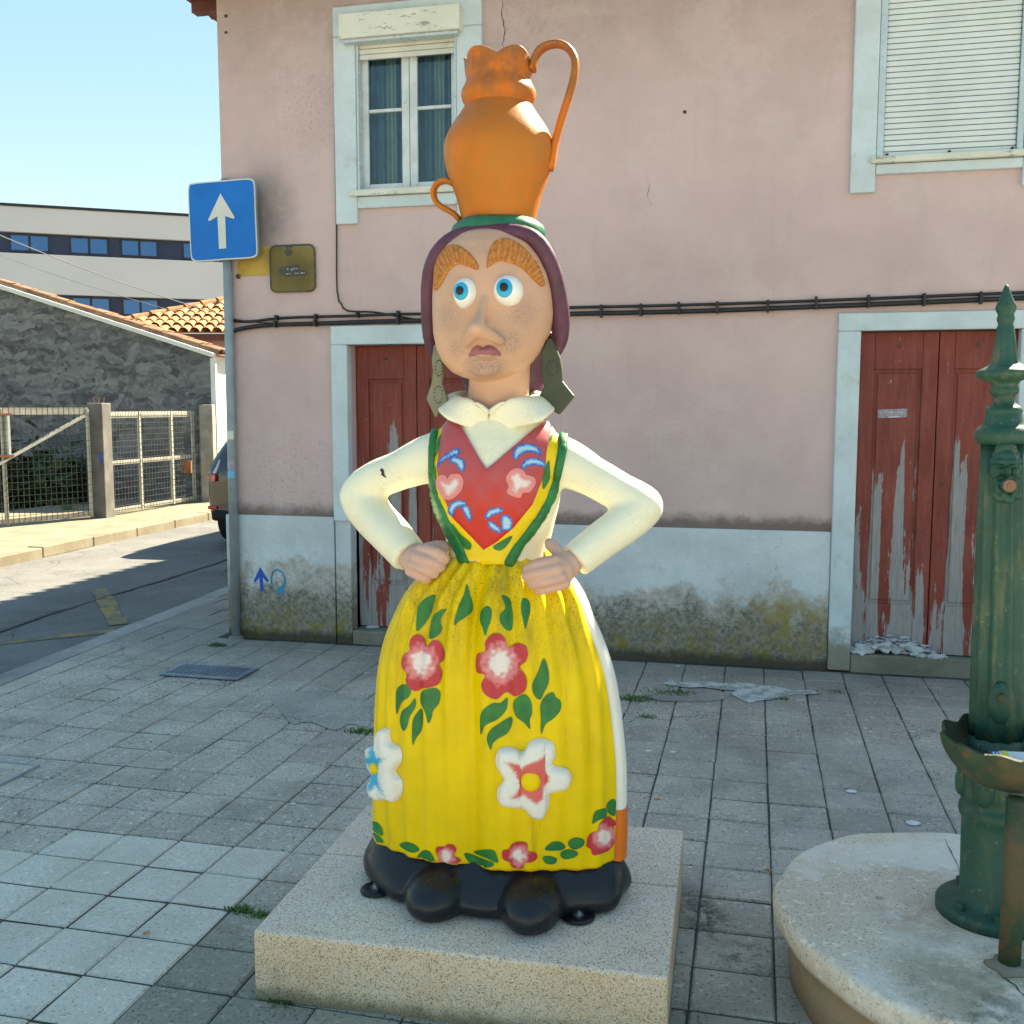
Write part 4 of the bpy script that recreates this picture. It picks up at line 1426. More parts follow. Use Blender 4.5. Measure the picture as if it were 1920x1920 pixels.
for a, b, wins in ((za0, za1, ((20, 89), (133, 200), (229, 293), (345, 408), (-90, -20), (-200, -130))), (zb0, zb1, ((52, 92), (137, 204), (232, 295), (348, 408), (-60, 0), (-180, -110)))):
    bd = mbox(u0, u1 + .6, a - .001, b + .001, -7.9, -.28).build('window_band', M_MBAND, blk)
    yy = 462 if a == za0 else 575
    for x0, x1 in wins:
        ua, ub = mu(x0, yy)[0], mu(x1, yy)[0]
        w_ = mbox(ua - .08, ub + .08, a + .05, b - .04, -.29, -.24).build('window', M_MFRAME, bd)
        um = (ua + ub) / 2
        for q0, q1 in ((ua, um - .05), (um + .05, ub)):
            mbox(q0, q1, a + .16, b - .12, -.25, -.22).build('pane', M_MGLASS, w_)
    mbox(u1 + .601, u1 + 1.6, a - .002, b + .002, -8, -.002).build('end_panel', M_MWHITE, blk)
    
# ---- black car parked past the corner
M_CAR = Mat('black car paint', .18, .8)
M_CAR.col((0.008, 0.011, 0.02, 1))
M_CAR.b.inputs['Coat Weight'].default_value = .6
M_CAR = M_CAR.m
M_CGLASS = Mat('dark car glass', .05, .8).col((0.01, 0.012, 0.015, 1)).m
M_TYRE = painted('tyre rubber', (0.012, 0.012, 0.013, 1), .85, .2, 20, .2, .2)
M_RED = Mat('red lamp lens', .15, .8).col((0.5, 0.01, 0.012, 1)).m
M_CLEAR = Mat('clear lamp lens', .15, .8).col((0.55, 0.52, 0.56, 1)).m
M_CHROME = painted('grey wheel rim', (0.4, 0.4, 0.42, 1), .3, .1, 9, .1, 0, metal=.8)
cr = thing('parked_car', Vector((-2.86, 12.0, ZR)), 'black hatchback parked past the corner of the pink house', 'car', -math.atan2(.172, .985))
def sect(y, hw, zb, zbelt, hwt, zt_):
    """one cross-section of the body, from sill over roof to sill"""
    pts = [(-hw * .94, zb), (-hw, zb + .12), (-hw, zbelt - .12), (-hw * .985, zbelt), (-hwt, zt_ - .06), (-hwt * .86, zt_), (hwt * .86, zt_), (hwt, zt_ - .06), (hw * .985, zbelt), (hw, zbelt - .12), (hw, zb + .12), (hw * .94, zb)]
    return [(x, y, z) for x, z in pts]
S = [sect(-.03, .66, .42, .78, .60, .88), sect(.0, .74, .34, .92, .66, 1.0), sect(.07, .80, .28, .98, .68, 1.12), sect(.25, .84, .25, 1.0, .64, 1.38), sect(.6, .86, .22, 1.0, .62, 1.46), sect(1.4, .87, .2, .98, .62, 1.49), sect(2.2, .87, .2, .97, .61, 1.45), sect(3.0, .86, .2, .94, .66, 1.02), sect(3.7, .82, .22, .86, .62, .90), sect(4.05, .70, .3, .7, .5, .74)]
mb = MB()
n = len(S[0])
for s_ in S:
    mb.v += [Vector(p_) for p_ in s_]
for i in range(len(S) - 1):
    mb.f += [[i * n + j, i * n + (j + 1) % n, (i + 1) * n + (j + 1) % n, (i + 1) * n + j] for j in range(n)]
mb.f += [list(range(n)), list(range((len(S) - 1) * n, len(S) * n))]
body = mb.build('body', M_CAR, cr, local=True, smooth=True, sub=2)
MB().add([(-.55, .055, 1.06), (.55, .055, 1.06), (.5, .26, 1.375), (-.5, .26, 1.375)], [(0, 1, 2, 3)]).build('rear_window', M_CGLASS, cr, local=True)
for sx in (-1, 1):
    MB().add([(sx * .83, .5, 1.04), (sx * .845, 2.4, 1.02), (sx * .66, 2.0, 1.38), (sx * .66, .75, 1.4)], [(0, 1, 2, 3)]).build('side_window', M_CGLASS, cr, local=True)
    l = MB()
    l.add([(sx * .64, -.075, .80), (sx * .835, .09, .80), (sx * .825, .11, .89), (sx * .64, -.06, .89), (sx * .62, .02, .80), (sx * .8, .16, .80), (sx * .8, .16, .89), (sx * .62, .02, .89)], [(0, 1, 2, 3), (4, 7, 6, 5), (0, 4, 5, 1), (3, 2, 6, 7), (1, 5, 6, 2), (0, 3, 7, 4)])
    l.build('taillight', M_RED, cr, local=True, bevel=.02)
    l = MB()
    l.add([(sx * .64, -.06, .892), (sx * .825, .11, .892), (sx * .73, .15, 1.06), (sx * .62, .04, 1.06), (sx * .62, .06, .892), (sx * .8, .2, .892), (sx * .7, .2, 1.06), (sx * .6, .1, 1.06)], [(0, 1, 2, 3), (4, 7, 6, 5), (0, 4, 5, 1), (3, 2, 6, 7), (1, 5, 6, 2), (0, 3, 7, 4)])
    l.build('clear_light', M_CLEAR, cr, local=True, bevel=.02)
    MB().box(sx * .70 - .06, sx * .70 + .06, -.035, .02, .47, .51).build('reflector', M_RED, cr, local=True, bevel=.01)
    for y in (.72, 3.2):
        w_ = MB()
        w_.tube([(sx * .69, y, .31), (sx * .87, y, .31)], .31, 28)
        o = w_.build('wheel', M_TYRE, cr, local=True, bevel=.03)
        MB().tube([(sx * .80, y, .31), (sx * .876, y, .31)], .19, 20).build('rim', M_CHROME, o, local=True)
MB().box(-.26, .26, -.05, .0, .60, .71).build('number_plate', M_SWHITE, cr, local=True, bevel=.005)
MB().box(-.72, .72, -.05, .12, .33, .46).build('bumper', M_TYRE, cr, local=True, bevel=.04)

# ---- overhead wires
M_OW = painted('weathered overhead wire', (0.28, 0.29, 0.30, 1), .6, .2, 1, 0, 0)
for (a, b, Y0_, Y1_, r_, lab) in (((-40, 424), (440, 597), 20, 22, .010, 'thin overhead wire sagging towards the pink house'), ((-40, 464), (440, 612), 22, 23, .007, 'lower thin overhead wire above the grey house roof')):
    pa, pb = fp(*a, Y0_), fp(*b, Y1_)
    pts = [pa.lerp(pb, i / 16) - Vector((0, 0, .10 * 4 * (i / 16) * (1 - i / 16))) for i in range(17)]
    tag(MB().tube(pts, r_, 6).build('overhead_wire', M_OW, None, smooth=True), lab, 'wire')

# ================================================================== GRANITE PLINTH
ZP = 0.19
PC = [Vector((-.706, 2.635, 0)), Vector((.38, 2.406, 0)), Vector((.581, 3.296, 0)), Vector((-.505, 3.525, 0))]
PX = (PC[1] - PC[0]).normalized()
PY = Vector((-PX.y, PX.x, 0))
PW, PD = (PC[1] - PC[0]).length, (PC[2] - PC[1]).length
def granite(name, warm=0.0):
    m = Mat(name, .8, .3)
    o = m.obj()
    base = m.mix(m.mapr(m.noise(2.6, 6, .65), .3, .7), (0.68, 0.54, 0.43, 1), (0.80, 0.665, 0.545, 1))
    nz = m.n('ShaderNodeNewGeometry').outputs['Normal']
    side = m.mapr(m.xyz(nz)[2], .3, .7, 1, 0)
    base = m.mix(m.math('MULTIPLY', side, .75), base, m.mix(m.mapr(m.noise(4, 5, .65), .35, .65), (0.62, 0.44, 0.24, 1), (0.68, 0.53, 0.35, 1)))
    g = m.voro(330, 'F1', None, 'Color')
    gx = m.xyz(g)
    c = m.mix(m.mapr(gx[0], .84, .88, 0, .7), base, (0.06, 0.057, 0.055, 1))
    c = m.mix(m.mapr(gx[1], .72, .80, 0, .6), c, (0.75, 0.7, 0.64, 1))
    c = m.mix(m.mapr(gx[2], .8, .86, 0, .5), c, (0.40, 0.24, 0.13, 1))
    c = m.mix(m.mapr(m.noise(5, 8, .75), .58, .76, 0, .4), c, (0.2, 0.145, 0.12, 1))
    z = m.xyz(m.pos())[2]
    c = m.mix(m.mapr(m.math('ADD', z, m.math('MULTIPLY', m.noise(12, 6, .7), .06)), .035, .085, .7, 0), c, (0.06, 0.075, 0.04, 1))
    m.col(c)
    m.bump(m.noise(260, 4, .7), .3, .003)
    return m.m
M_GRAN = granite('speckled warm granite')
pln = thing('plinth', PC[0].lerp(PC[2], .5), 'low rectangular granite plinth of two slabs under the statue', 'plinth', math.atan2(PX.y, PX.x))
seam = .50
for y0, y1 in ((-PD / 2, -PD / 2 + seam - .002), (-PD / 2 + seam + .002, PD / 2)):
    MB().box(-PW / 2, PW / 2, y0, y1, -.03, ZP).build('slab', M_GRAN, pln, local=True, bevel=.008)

# ================================================================== THE STATUE
SCX = Vector((-.052, 2.90, 0))
EX = Vector((.978, -.208, 0)).normalized()
EF = Vector((-EX.y * -1, 0, 0))
EF = Vector((EX.y, -EX.x, 0))            # towards the statue's front
UP = Vector((0, 0, 1))
def sp_(px, py, d=0.0):
    """point on the upright plane through the statue's axis, d forward of it"""
    return on_plane(px, py, SCX + EF * d, EF)
def prow(y, cx, d=0.0):
    p = sp_(cx, y, d)
    return p, depth(p) / F
stt = thing('statue', SCX + Vector((0, 0, ZP)), 'painted statue of a woman, hands on hips, carrying an orange jug on her head', 'statue')

def gloss(name, col, rough=.42, speck=.0, var=.12, dirt=.25, scale=7, extra=None, spec=.45):
    m = Mat(name, rough, spec)
    c = m.mix(m.mapr(m.noise(scale, 6, .6), .3, .7), k(col, 1 - var), k(col, 1 + var * .5))
    c = m.mix(m.mapr(m.noise(scale * 1.7, 8, .72), .54, .78, 0, dirt), c, (col[0] * .45 + .03, col[1] * .45 + .028, col[2] * .4 + .022, 1))
    if speck:
        f = m.math('MULTIPLY', m.mapr(m.noise(330, 2, .5), .62, .68), m.mapr(m.noise(9, 5, .65), .45, .62, 0, speck))
        c = m.mix(f, c, (.07, .06, .05, 1))
    if extra:
        c = extra(m, c)
    m.col(c)
    m.rough(m.mapr(m.noise(22, 5, .65), .3, .7, rough - .1, rough + .16))
    m.bump(m.noise(30, 5, .6), .16, .006)
    m.bump(m.noise(55, 4, .6, m.map(m.pos(), (1, 1, .22))), .14, .004)
    m.bump(m.noise(240, 3, .6), .08, .002)
    return m.m

def apron_dirt(m, c):
    # rain-borne grime that has gathered in the pleats below the waist, and brown runs
    z = m.xyz(m.pos())[2]
    f = m.math('MULTIPLY', m.mapr(z, .75, 1.12), m.mapr(m.noise(7, 8, .75, m.map(m.pos(), (2.2, 2.2, .6))), .42, .66, 0, .55))
    c = m.mix(f, c, (0.16, 0.12, 0.015, 1))
    g = m.math('MULTIPLY', m.mapr(m.noise(300, 2, .5), .6, .66), m.mapr(z, .82, 1.1, 0, .8))
    c = m.mix(g, c, (.05, .045, .02, 1))
    f2 = m.mapr(m.noise(5, 7, .7, m.map(m.pos(), (3.2, 3.2, .45), (1.3, 0, 0))), .56, .72, 0, .4)
    return m.mix(f2, c, (0.36, 0.18, 0.01, 1))

Y_ = (0.80, 0.56, 0.004, 1)
M_YELLOW = gloss('yellow apron enamel', Y_, .42, .15, .10, .12, 6, apron_dirt, .3)
M_YELB = gloss('yellow bodice enamel', Y_, .42, .1, .12, .1, 9)
M_CREAMP = gloss('cream white enamel', (0.80, 0.775, 0.60, 1), .45, .5, .06, .12)
M_WHITEP = gloss('white enamel', (0.78, 0.78, 0.72, 1), .45, .35, .06, .15)
M_ORNG = gloss('orange enamel', (0.68, 0.155, 0.012, 1), .42, .1, .1, .1)
M_BLACKP = gloss('blue black enamel', (0.008, 0.012, 0.017, 1), .32, .0, .4, .1, 9, None, .4)
M_GREENP = gloss('green enamel', (0.008, 0.17, 0.045, 1), .42, .1, .3, .2, 18)
M_PURP = gloss('dull purple enamel', (0.10, 0.03, 0.065, 1), .5, .1, .3, .3, 9)
def jug_dirt(m, c):
    f = m.mapr(m.noise(4.5, 7, .7), .35, .62)
    c = m.mix(f, c, (0.44, 0.15, 0.018, 1))
    z = m.xyz(m.pos())[2]
    return m.mix(m.math('MULTIPLY', m.mapr(z, 2.32, 2.5), m.mapr(m.noise(8, 7, .7), .38, .58, 0, .8)), c, (0.2, 0.085, 0.035, 1))
M_JUG = gloss('orange terracotta paint', (0.62, 0.15, 0.012, 1), .45, .1, .15, .2, 8, jug_dirt, .28)
M_EARR = gloss('dark olive painted board', (0.045, 0.055, 0.032, 1), .55, .3, .2, .3, 14)
M_EARL = gloss('dusty olive painted board', (0.19, 0.19, 0.13, 1), .6, .2, .15, .3, 14)
M_DOT = painted('black dots', (0.012, 0.012, 0.012, 1), .6, 0, 5, 0, 0)
def attr_paint(name, rough=.42, brush=.25):
    m = Mat(name, rough, .4)
    a = m.attr()
    c = m.mix(m.mapr(m.noise(60, 5, .7), .35, .7, 0, brush), a, (0.9, 0.85, 0.8, 1), 'MULTIPLY')
    c = m.mix(m.math('MULTIPLY', m.mapr(m.noise(330, 2, .5), .64, .7), .35), c, (.08, .06, .05, 1))
    m.col(c)
    m.bump(m.noise(120, 4, .6), .12, .003)
    return m.m
M_ATTR = attr_paint('hand painted motif')

# ---------- black foot of the skirt, oval in plan
def oval(a, b, c, n=72, fn=None):
    out = []
    for j in range(n):
        t = 2 * math.pi * j / n
        f = fn(t) if fn else 1
        out.append(c + EX * a * math.sin(t) * f + EF * b * math.cos(t) * f)
    return out
def loft(rings, cap=True):
    mb = MB()
    n = len(rings[0])
    for r in rings:
        mb.v += [Vector(p) for p in r]
    for i in range(len(rings) - 1):
        mb.f += [[i * n + j, i * n + (j + 1) % n, (i + 1) * n + (j + 1) % n, (i + 1) * n + j] for j in range(n)]
    if cap:
        mb.f += [list(range(n))[::-1], list(range((len(rings) - 1) * n, len(rings) * n))]
    return mb
zrow = lambda y: sp_(930, y).z
def axis(z): return Vector((SCX.x, SCX.y, z))
hem_z = zrow(1580)
rings = []
for z, a, b in ((ZP + .002, .375, .195), (ZP + .012, .392, .215), (ZP + .04, .406, .226), (ZP + .075, .398, .205), (hem_z - .022, .382, .172), (hem_z - .002, .366, .15), (hem_z + .03, .35, .135)):
    k_ = max(0, 1 - (z - ZP) / .09)
    rings.append(oval(a, b, axis(z), 96, lambda t, k_=k_: 1 + k_ * (.035 * math.sin(7 * t + .5) + .02 * math.sin(11 * t + 2))))
bb = loft(rings)
def shoe(tip, w, hgt, L, yaw=0.0):
    d = (EF + EX * yaw).normalized()
    x = Vector((-d.y, d.x, 0))
    c = tip - d * L
    c.z = 0
    bb.ball(c + UP * (ZP + hgt * .40), (w, L, hgt * .60), (x, d, UP), 24, 16)
    bb.ball(c - d * L * .45 + UP * (ZP + hgt * .48), (w * 1.04, L * 1.15, hgt * .58), (x, d, UP), 24, 16)
shoe(on_z(782, 1740, ZP), .094, .115, .135, -.25)
shoe(on_z(982, 1768, ZP), .094, .12, .14, .02)
me = remeshed(bb, .0065, 18)
for v in me.vertices:
    if v.co.z < ZP + .001:
        v.co.z = ZP + .001
petti = mesh_obj('petticoat', me, M_BLACKP, stt, smooth=True)
petti['label'] = 'glossy blue black petticoat with two rounded shoe tips'
M_STEEL = painted('bright steel bolt', (0.45, 0.45, 0.45, 1), .3, .1, 20, .2, 0, metal=.9)
for px, py in ((706, 1672), (1084, 1722)):
    c = on_z(px, py, ZP)
    dirn = (c - Vector((SCX.x, SCX.y, ZP)))
    dirn.z = 0
    dirn.normalize()
    tb = MB()
    tb.tube([c + UP * .002, c + UP * .014], .048, 24)
    tb.bar(c + UP * .008 - dirn * .12, c + UP * .008, .08, .011)
    t_ = mesh_obj('bolt_tab', remeshed(tb, .005, 3), M_BLACKP, stt, smooth=True)
    MB().tube([c + UP * .012, c + UP * .018], .017, 16).build('washer', M_STEEL, t_, smooth=False)
    MB().tube([c + UP * .018, c + UP * .03], .010, 6).build('bolt', M_STEEL, t_)

# ---------- skirt and apron
prof = [(1580, 929, 239), (1560, 929, 240), (1520, 930, 241), (1480, 931, 241), (1440, 932, 240), (1400, 932, 239), (1350, 931, 236), (1300, 930, 232), (1250, 929, 225), (1200, 928, 212), (1150, 928, 191), (1120, 930, 178), (1100, 932, 166), (1080, 934, 150), (1062, 936, 131), (1050, 937, 117), (1040, 937, 107), (1032, 937, 101), (1024, 936, 98)]
def dense(p, m=3):
    s = spline([(a, b, c) for a, b, c in p], 1e9, False)
    out = []
    for i in range(len(p) - 1):
        for j in range(m):
            t = j / m
            p0, p1, p2, p3 = (Vector(p[min(max(i + q, 0), len(p) - 1)]) for q in (-1, 0, 1, 2))
            out.append(tuple(.5 * ((2 * p1) + (p2 - p0) * t + (2 * p0 - 5 * p1 + 4 * p2 - p3) * t * t + (3 * p1 - p0 - 3 * p2 + p3) * t ** 3)))
    return out + [p[-1]]
PD_ = dense(prof, 3)
def skirt_geo(y, cx, hw):
    p, s = prow(y, cx)
    a = hw * s
    return p, a
folds = [(-1.25, .012, .10), (-.95, .015, .09), (-.68, .016, .08), (-.46, .018, .07), (-.27, .016, .065), (-.08, -.014, .05), (.07, .018, .07), (.22, .014, .06), (.42, .017, .08), (.62, .015, .08), (.86, .014, .09), (1.1, .014, .09)]
def pleat(t, v):
    """v: 0 at hem, 1 at waist"""
    s = 0
    for c_, h_, w_ in folds:
        q_ = (t - c_ * (1 - .12 * (1 - v))) / w_
        s += h_ * math.exp(-q_ * q_)
    g = .62 + .75 * max(0, (v - .35) / .65) ** 1.1 - 1.0 * max(0, (v - .86) / .14)
    return 1.35 * s * g * min(1, max(.15, (1.32 - abs(t)) / .3)) + .004 * math.sin(9 * t + 3 * v)
zt_, zb_ = skirt_geo(*PD_[-1])[0].z, skirt_geo(*PD_[0])[0].z
def skirt_pt(p, a, t, off):
    v = (p.z - zb_) / (zt_ - zb_)
    b = a * (.43 + .19 * v)
    f = pleat(t, v) + off - .006
    nx, nf = math.sin(t) / a, math.cos(t) / b
    L = math.hypot(nx, nf)
    return p + EX * (a * math.sin(t) + f * nx / L) + EF * (b * math.cos(t) + f * nf / L)
def apron_edge(v):
    return R(-92 + 14 * v), R(73 - 9 * v ** 2 + 18 * max(0, v - .86) / .14)
def under(t, z, a_, b_):
    """the skirt lies tight under the apron and billows out beside it"""
    v = min(1, max(0, (z - zb_) / (zt_ - zb_)))
    e0_, e1_ = apron_edge(v)
    u = max((t - e1_) / .09, (e0_ - t) / .09)
    u = min(1, max(0, u))
    return a_ + (b_ - a_) * u * u * (3 - 2 * u) * (1 - v ** 4)
ringsA = []
NT = 260
for y, cx, hw in PD_:
    p, a = skirt_geo(y, cx, hw)
    ringsA.append([skirt_pt(p, a, 2 * math.pi * j / 200 - math.pi, under(2 * math.pi * j / 200 - math.pi, p.z, -.009, .008)) for j in range(200)])
skirt = loft(ringsA).build('skirt', M_WHITEP, stt, smooth=True)
skirt['label'] = 'white skirt showing beside the apron'
# orange band round the foot of the white skirt
mb = MB()
rb = []
for y in (1584, 1565, 1540, 1510, 1490):
    p, a = skirt_geo(*min(PD_, key=lambda q: abs(q[0] - y)))
    p = sp_(930, y)
    rb.append([skirt_pt(p, a, 2 * math.pi * j / 200 - math.pi, under(2 * math.pi * j / 200 - math.pi, p.z, -.0065, .011)) for j in range(200)])
loft(rb, False).build('skirt_band', M_ORNG, stt, smooth=True)['label'] = 'orange band at the foot of the white skirt'
# apron sheet with thickness
mo, mi = [], []
for y, cx, hw in PD_:
    p, a = skirt_geo(y, cx, hw)
    v = (p.z - zb_) / (zt_ - zb_)
    t0_, t1_ = apron_edge(v)
    mo.append([skirt_pt(p, a, t0_ + (t1_ - t0_) * j / NT, .004) for j in range(NT + 1)])
    mi.append([skirt_pt(p, a, t0_ + (t1_ - t0_) * j / NT, -.006) for j in range(NT + 1)])
mb = MB()
n = NT + 1
rows = len(mo)
for r_ in mo + mi:
    mb.v += r_
for i in range(rows - 1):
    for j in range(n - 1):
        q_ = i * n + j
        mb.f.append([q_, q_ + 1, q_ + n + 1, q_ + n])
        q_ += rows * n
        mb.f.append([q_, q_ + n, q_ + n + 1, q_ + 1])
    for j in (0, n - 1):
        a_, b_ = i * n + j, (i + 1) * n + j
        mb.f.append([a_, b_, b_ + rows * n, a_ + rows * n])
for j in range(n - 1):
    for i in (0, rows - 1):
        a_ = i * n + j
        mb.f.append([a_, a_ + 1, a_ + 1 + rows * n, a_ + rows * n])
apron = mb.build('apron', M_YELLOW, stt, smooth=True)
apron['label'] = 'gathered yellow apron painted with red flowers and green leaves'
ac = caster(apron.data)

# ---------- torso, sleeves in one skin
tb = MB()
tor = [(1046, 937, 104, .118), (1030, 936, 99, .115), (1010, 934, 99, .118), (985, 932, 107, .128), (950, 931, 117, .140), (915, 931, 122, .146), (880, 932, 121, .144), (850, 933, 117, .135), (825, 933, 112, .12), (805, 932, 104, .102), (785, 930, 88, .088), (768, 929, 68, .078)]
rg = []
for y, cx, hw, b in dense([t for t in [(a, b_, c) for a, b_, c, d in tor]], 1) and tor:
    p, s = prow(y, cx)
    rg.append(oval(hw * s, b, p, 64))
tb2 = loft(rg)
tb.add(tb2.v, tb2.f)
def arm(pts):
    c = spline([(*sp_(x, y, d), ) for x, y, r, d in pts], .02, False)
    # radii interpolated along the way
    P = [sp_(x, y, d) for x, y, r, d in pts]
    out = []
    L = [0]
    for i in range(1, len(P)):
        L.append(L[-1] + (P[i] - P[i - 1]).length)
    acc = 0
    tot = sum((c[i] - c[i - 1]).length for i in range(1, len(c)))
    for i, q in enumerate(c):
        if i:
            acc += (c[i] - c[i - 1]).length
        u = acc / tot * L[-1]
        for j in range(1, len(L)):
            if u <= L[j] + 1e-9:
                break
        t = (u - L[j - 1]) / (L[j] - L[j - 1])
        out.append((pts[j - 1][2] * (1 - t) + pts[j][2] * t) / F * depth(q))
    tb.tube(c, out, 24)
    return c, out
arm([(850, 848, 50, .0), (800, 862, 45, .0), (750, 882, 37, -.005), (700, 903, 36, -.015), (678, 932, 41, -.02), (700, 968, 40, .0), (732, 1002, 39, .045), (768, 1043, 36, .09)])
tb.ball(sp_(676, 930, -.02), .062, None, 20, 14)
arm([(1010, 855, 52, .0), (1060, 868, 47, .0), (1110, 893, 38, -.005), (1165, 925, 37, -.012), (1200, 950, 41, -.015), (1170, 982, 38, .02), (1125, 1015, 36, .06), (1078, 1052, 34, .10)])
tb.ball(sp_(1202, 950, -.015), .062, None, 20, 14)
me_bl = remeshed(tb, .008, 5)
blouse = mesh_obj('blouse', me_bl, M_CREAMP, stt, smooth=True)
blouse['label'] = 'cream blouse with bent sleeves'
bc = caster(me_bl)
M_INK = painted('black pen scribble', (0.02, 0.02, 0.02, 1), .6, 0, 5, 0, 0)
for i, q in enumerate(([(713, 880), (718, 879), (721, 886), (717, 888)], [(716, 887), (722, 889), (720, 892), (715, 891)], [(719, 891), (724, 893), (724, 895), (719, 894)])):
    layer('scribble', q, bc, .0012, M_INK, blouse, 2.0)
# cuffs and hands
def skin_extra(m, c):
    # patches of soot and lichen specks on the face
    f0 = m.mapr(m.noise(420, 2, .5), .47, .6)
    tot = None
    for (px, py, d, r0, r1, w) in ((850, 600, .17, .01, .075, .55), (975, 590, .16, .01, .08, .6), (908, 690, .17, .03, .085, .75), (955, 640, .17, .01, .06, .7), (862, 655, .17, .01, .05, .6), (905, 470, .17, .01, .05, .35)):
        p = sp_(px, py, d)
        q = m.math('MULTIPLY', m.near(m.pos(), tuple(p), r0, r1), w)
        tot = q if tot is None else m.math('MAXIMUM', tot, q)
    c = m.mix(m.math('MULTIPLY', tot, .42), c, (0.36, 0.24, 0.21, 1))
    return m.mix(m.math('MULTIPLY', tot, f0), c, (0.15, 0.11, 0.105, 1))
M_SKIN = gloss('painted skin', (0.60, 0.35, 0.235, 1), .45, .0, .08, .12, 7, skin_extra)
M_HAND = gloss('painted hand', (0.60, 0.37, 0.29, 1), .5, .45, .1, .2)
def hand(name, palm, fingers, thumb, label):
    h = MB()
    for (x, y, d, rx, ry, rz) in palm:
        c = sp_(x, y, d)
        s = depth(c) / F
        h.ball(c, (rx * s, rz, ry * s), (EX, EF, UP), 20, 14)
    for f_ in fingers + thumb:
        h.tube(spline([tuple(sp_(x, y, d)) for x, y, r, d in f_], .012, False), [f_[0][2] / F * 2.9] * len(spline([tuple(sp_(x, y, d)) for x, y, r, d in f_], .012, False)), 12)
        for x, y, r, d in (f_[0], f_[-1]):
            h.ball(sp_(x, y, d), r / F * 2.9, None, 12, 8)
    o = mesh_obj(name, remeshed(h, .0036, 1), M_HAND, stt, smooth=True)
    o['label'] = label
    return o
hand('hand', [(785, 1052, .12, 33, 31, .035), (772, 1045, .10, 27, 27, .035)],
     [[(790, 1030, 11, .14), (818, 1036, 11, .155), (834, 1048, 10, .14)], [(780, 1043, 11, .15), (808, 1053, 11, .165), (826, 1063, 10, .145)], [(773, 1057, 11, .15), (798, 1067, 11, .163), (814, 1075, 10, .143)], [(768, 1070, 10, .14), (786, 1079, 10, .15), (800, 1085, 9, .135)]],
     [[(795, 1030, 11, .09), (818, 1024, 11, .08), (838, 1026, 9, .07)]], 'closed hand resting on the hip beside the dark red door')
hand('hand', [(1040, 1072, .15, 38, 32, .035), (1062, 1060, .12, 28, 28, .035)],
     [[(1040, 1052, 11, .17), (1010, 1058, 11, .18), (990, 1068, 10, .165)], [(1045, 1066, 11, .18), (1010, 1074, 11, .19), (988, 1080, 10, .17)], [(1052, 1082, 11, .18), (1020, 1090, 11, .188), (998, 1095, 10, .168)], [(1060, 1094, 10, .165), (1030, 1102, 10, .175), (1012, 1106, 9, .16)]],
     [[(1052, 1045, 12, .12), (1042, 1030, 11, .11), (1030, 1018, 9, .10)]], 'closed hand resting on the hip towards the fountain')

# ---------- bodice: yellow ground, red heart, ribbed green braces, painted motifs
yel = [(828, 797), (840, 788), (913, 884), (1026, 786), (1048, 797), (1046, 850), (1036, 905), (1012, 958), (978, 1006), (958, 1045), (956, 1066), (868, 1066), (866, 1040), (848, 990), (826, 945), (815, 905), (814, 850)]
red = [(913, 880), (930, 866), (958, 842), (990, 815), (1030, 783), (1034, 800), (1024, 850), (1014, 900), (996, 945), (962, 988), (932, 1014), (908, 1030), (888, 1007), (852, 970), (832, 926), (823, 880), (827, 832), (833, 803), (845, 786), (866, 800), (884, 832), (900, 860)]
RED, PNK = (0.55, 0.02, 0.012), (0.44, 0.075, 0.085)
def lerp3(a, b, t):
    t = max(0, min(1, t))
    return tuple(x + (y - x) * t for x, y in zip(a, b))
layer('bodice', yel, bc, .003, M_YELB, stt, 6, True, height=lambda x, y, d: .003 * min(1, d / 4))
layer('heart_panel', red, bc, .0075, M_ATTR, stt, 5, False, height=lambda x, y, d: .003 * min(1, d / 5), colf=lambda x, y, d: lerp3(PNK, RED, (y - 880) / 90 + .25 * math.sin(x * .13) * math.sin(y * .09)))['label'] = 'red heart shaped bodice front'
def brace(inner, outer):
    pts = inner + outer[::-1]
    sp2 = spline([(*((Vector(a) + Vector(b)) / 2), 0) for a, b in zip(inner, outer)], 3, False)
    L = [0]
    for i in range(1, len(sp2)):
        L.append(L[-1] + (sp2[i] - sp2[i - 1]).length)
    def h(x, y, d):
        j = min(range(len(sp2)), key=lambda i: (sp2[i].x - x) ** 2 + (sp2[i].y - y) ** 2)
        return .008 * min(1, (d / 4)) ** .5 + .0022 * abs(math.sin(L[j] * .19)) ** .5
    layer('brace', pts, bc, .002, M_GREENP, stt, 3.2, False, height=h)['label'] = 'ribbed green brace of the bodice'
brace([(824, 798), (819, 840), (817, 885), (822, 920), (834, 950), (852, 985), (868, 1012), (886, 1064)], [(809, 802), (804, 840), (803, 885), (808, 930), (818, 962), (834, 998), (847, 1020), (866, 1064)])
brace([(1046, 798), (1046, 840), (1037, 890), (1022, 935), (1003, 968), (980, 1000), (962, 1020), (938, 1064)], [(1066, 806), (1063, 845), (1052, 895), (1040, 935), (1022, 970), (1000, 1004), (984, 1022), (962, 1064)])
LG, DG = (0.02, 0.20, 0.035), (0.006, 0.13, 0.035)
def leaf_col(x, y, d):
    return lerp3(DG, LG, .5 + .9 * mn.noise(Vector((x * .05, y * .05, 9))) + .35 * mn.noise(Vector((x * .3, y * .3, 2))))
def c4(pts): return [(620 + x / 3, 740 + y / 3) for x, y in pts]
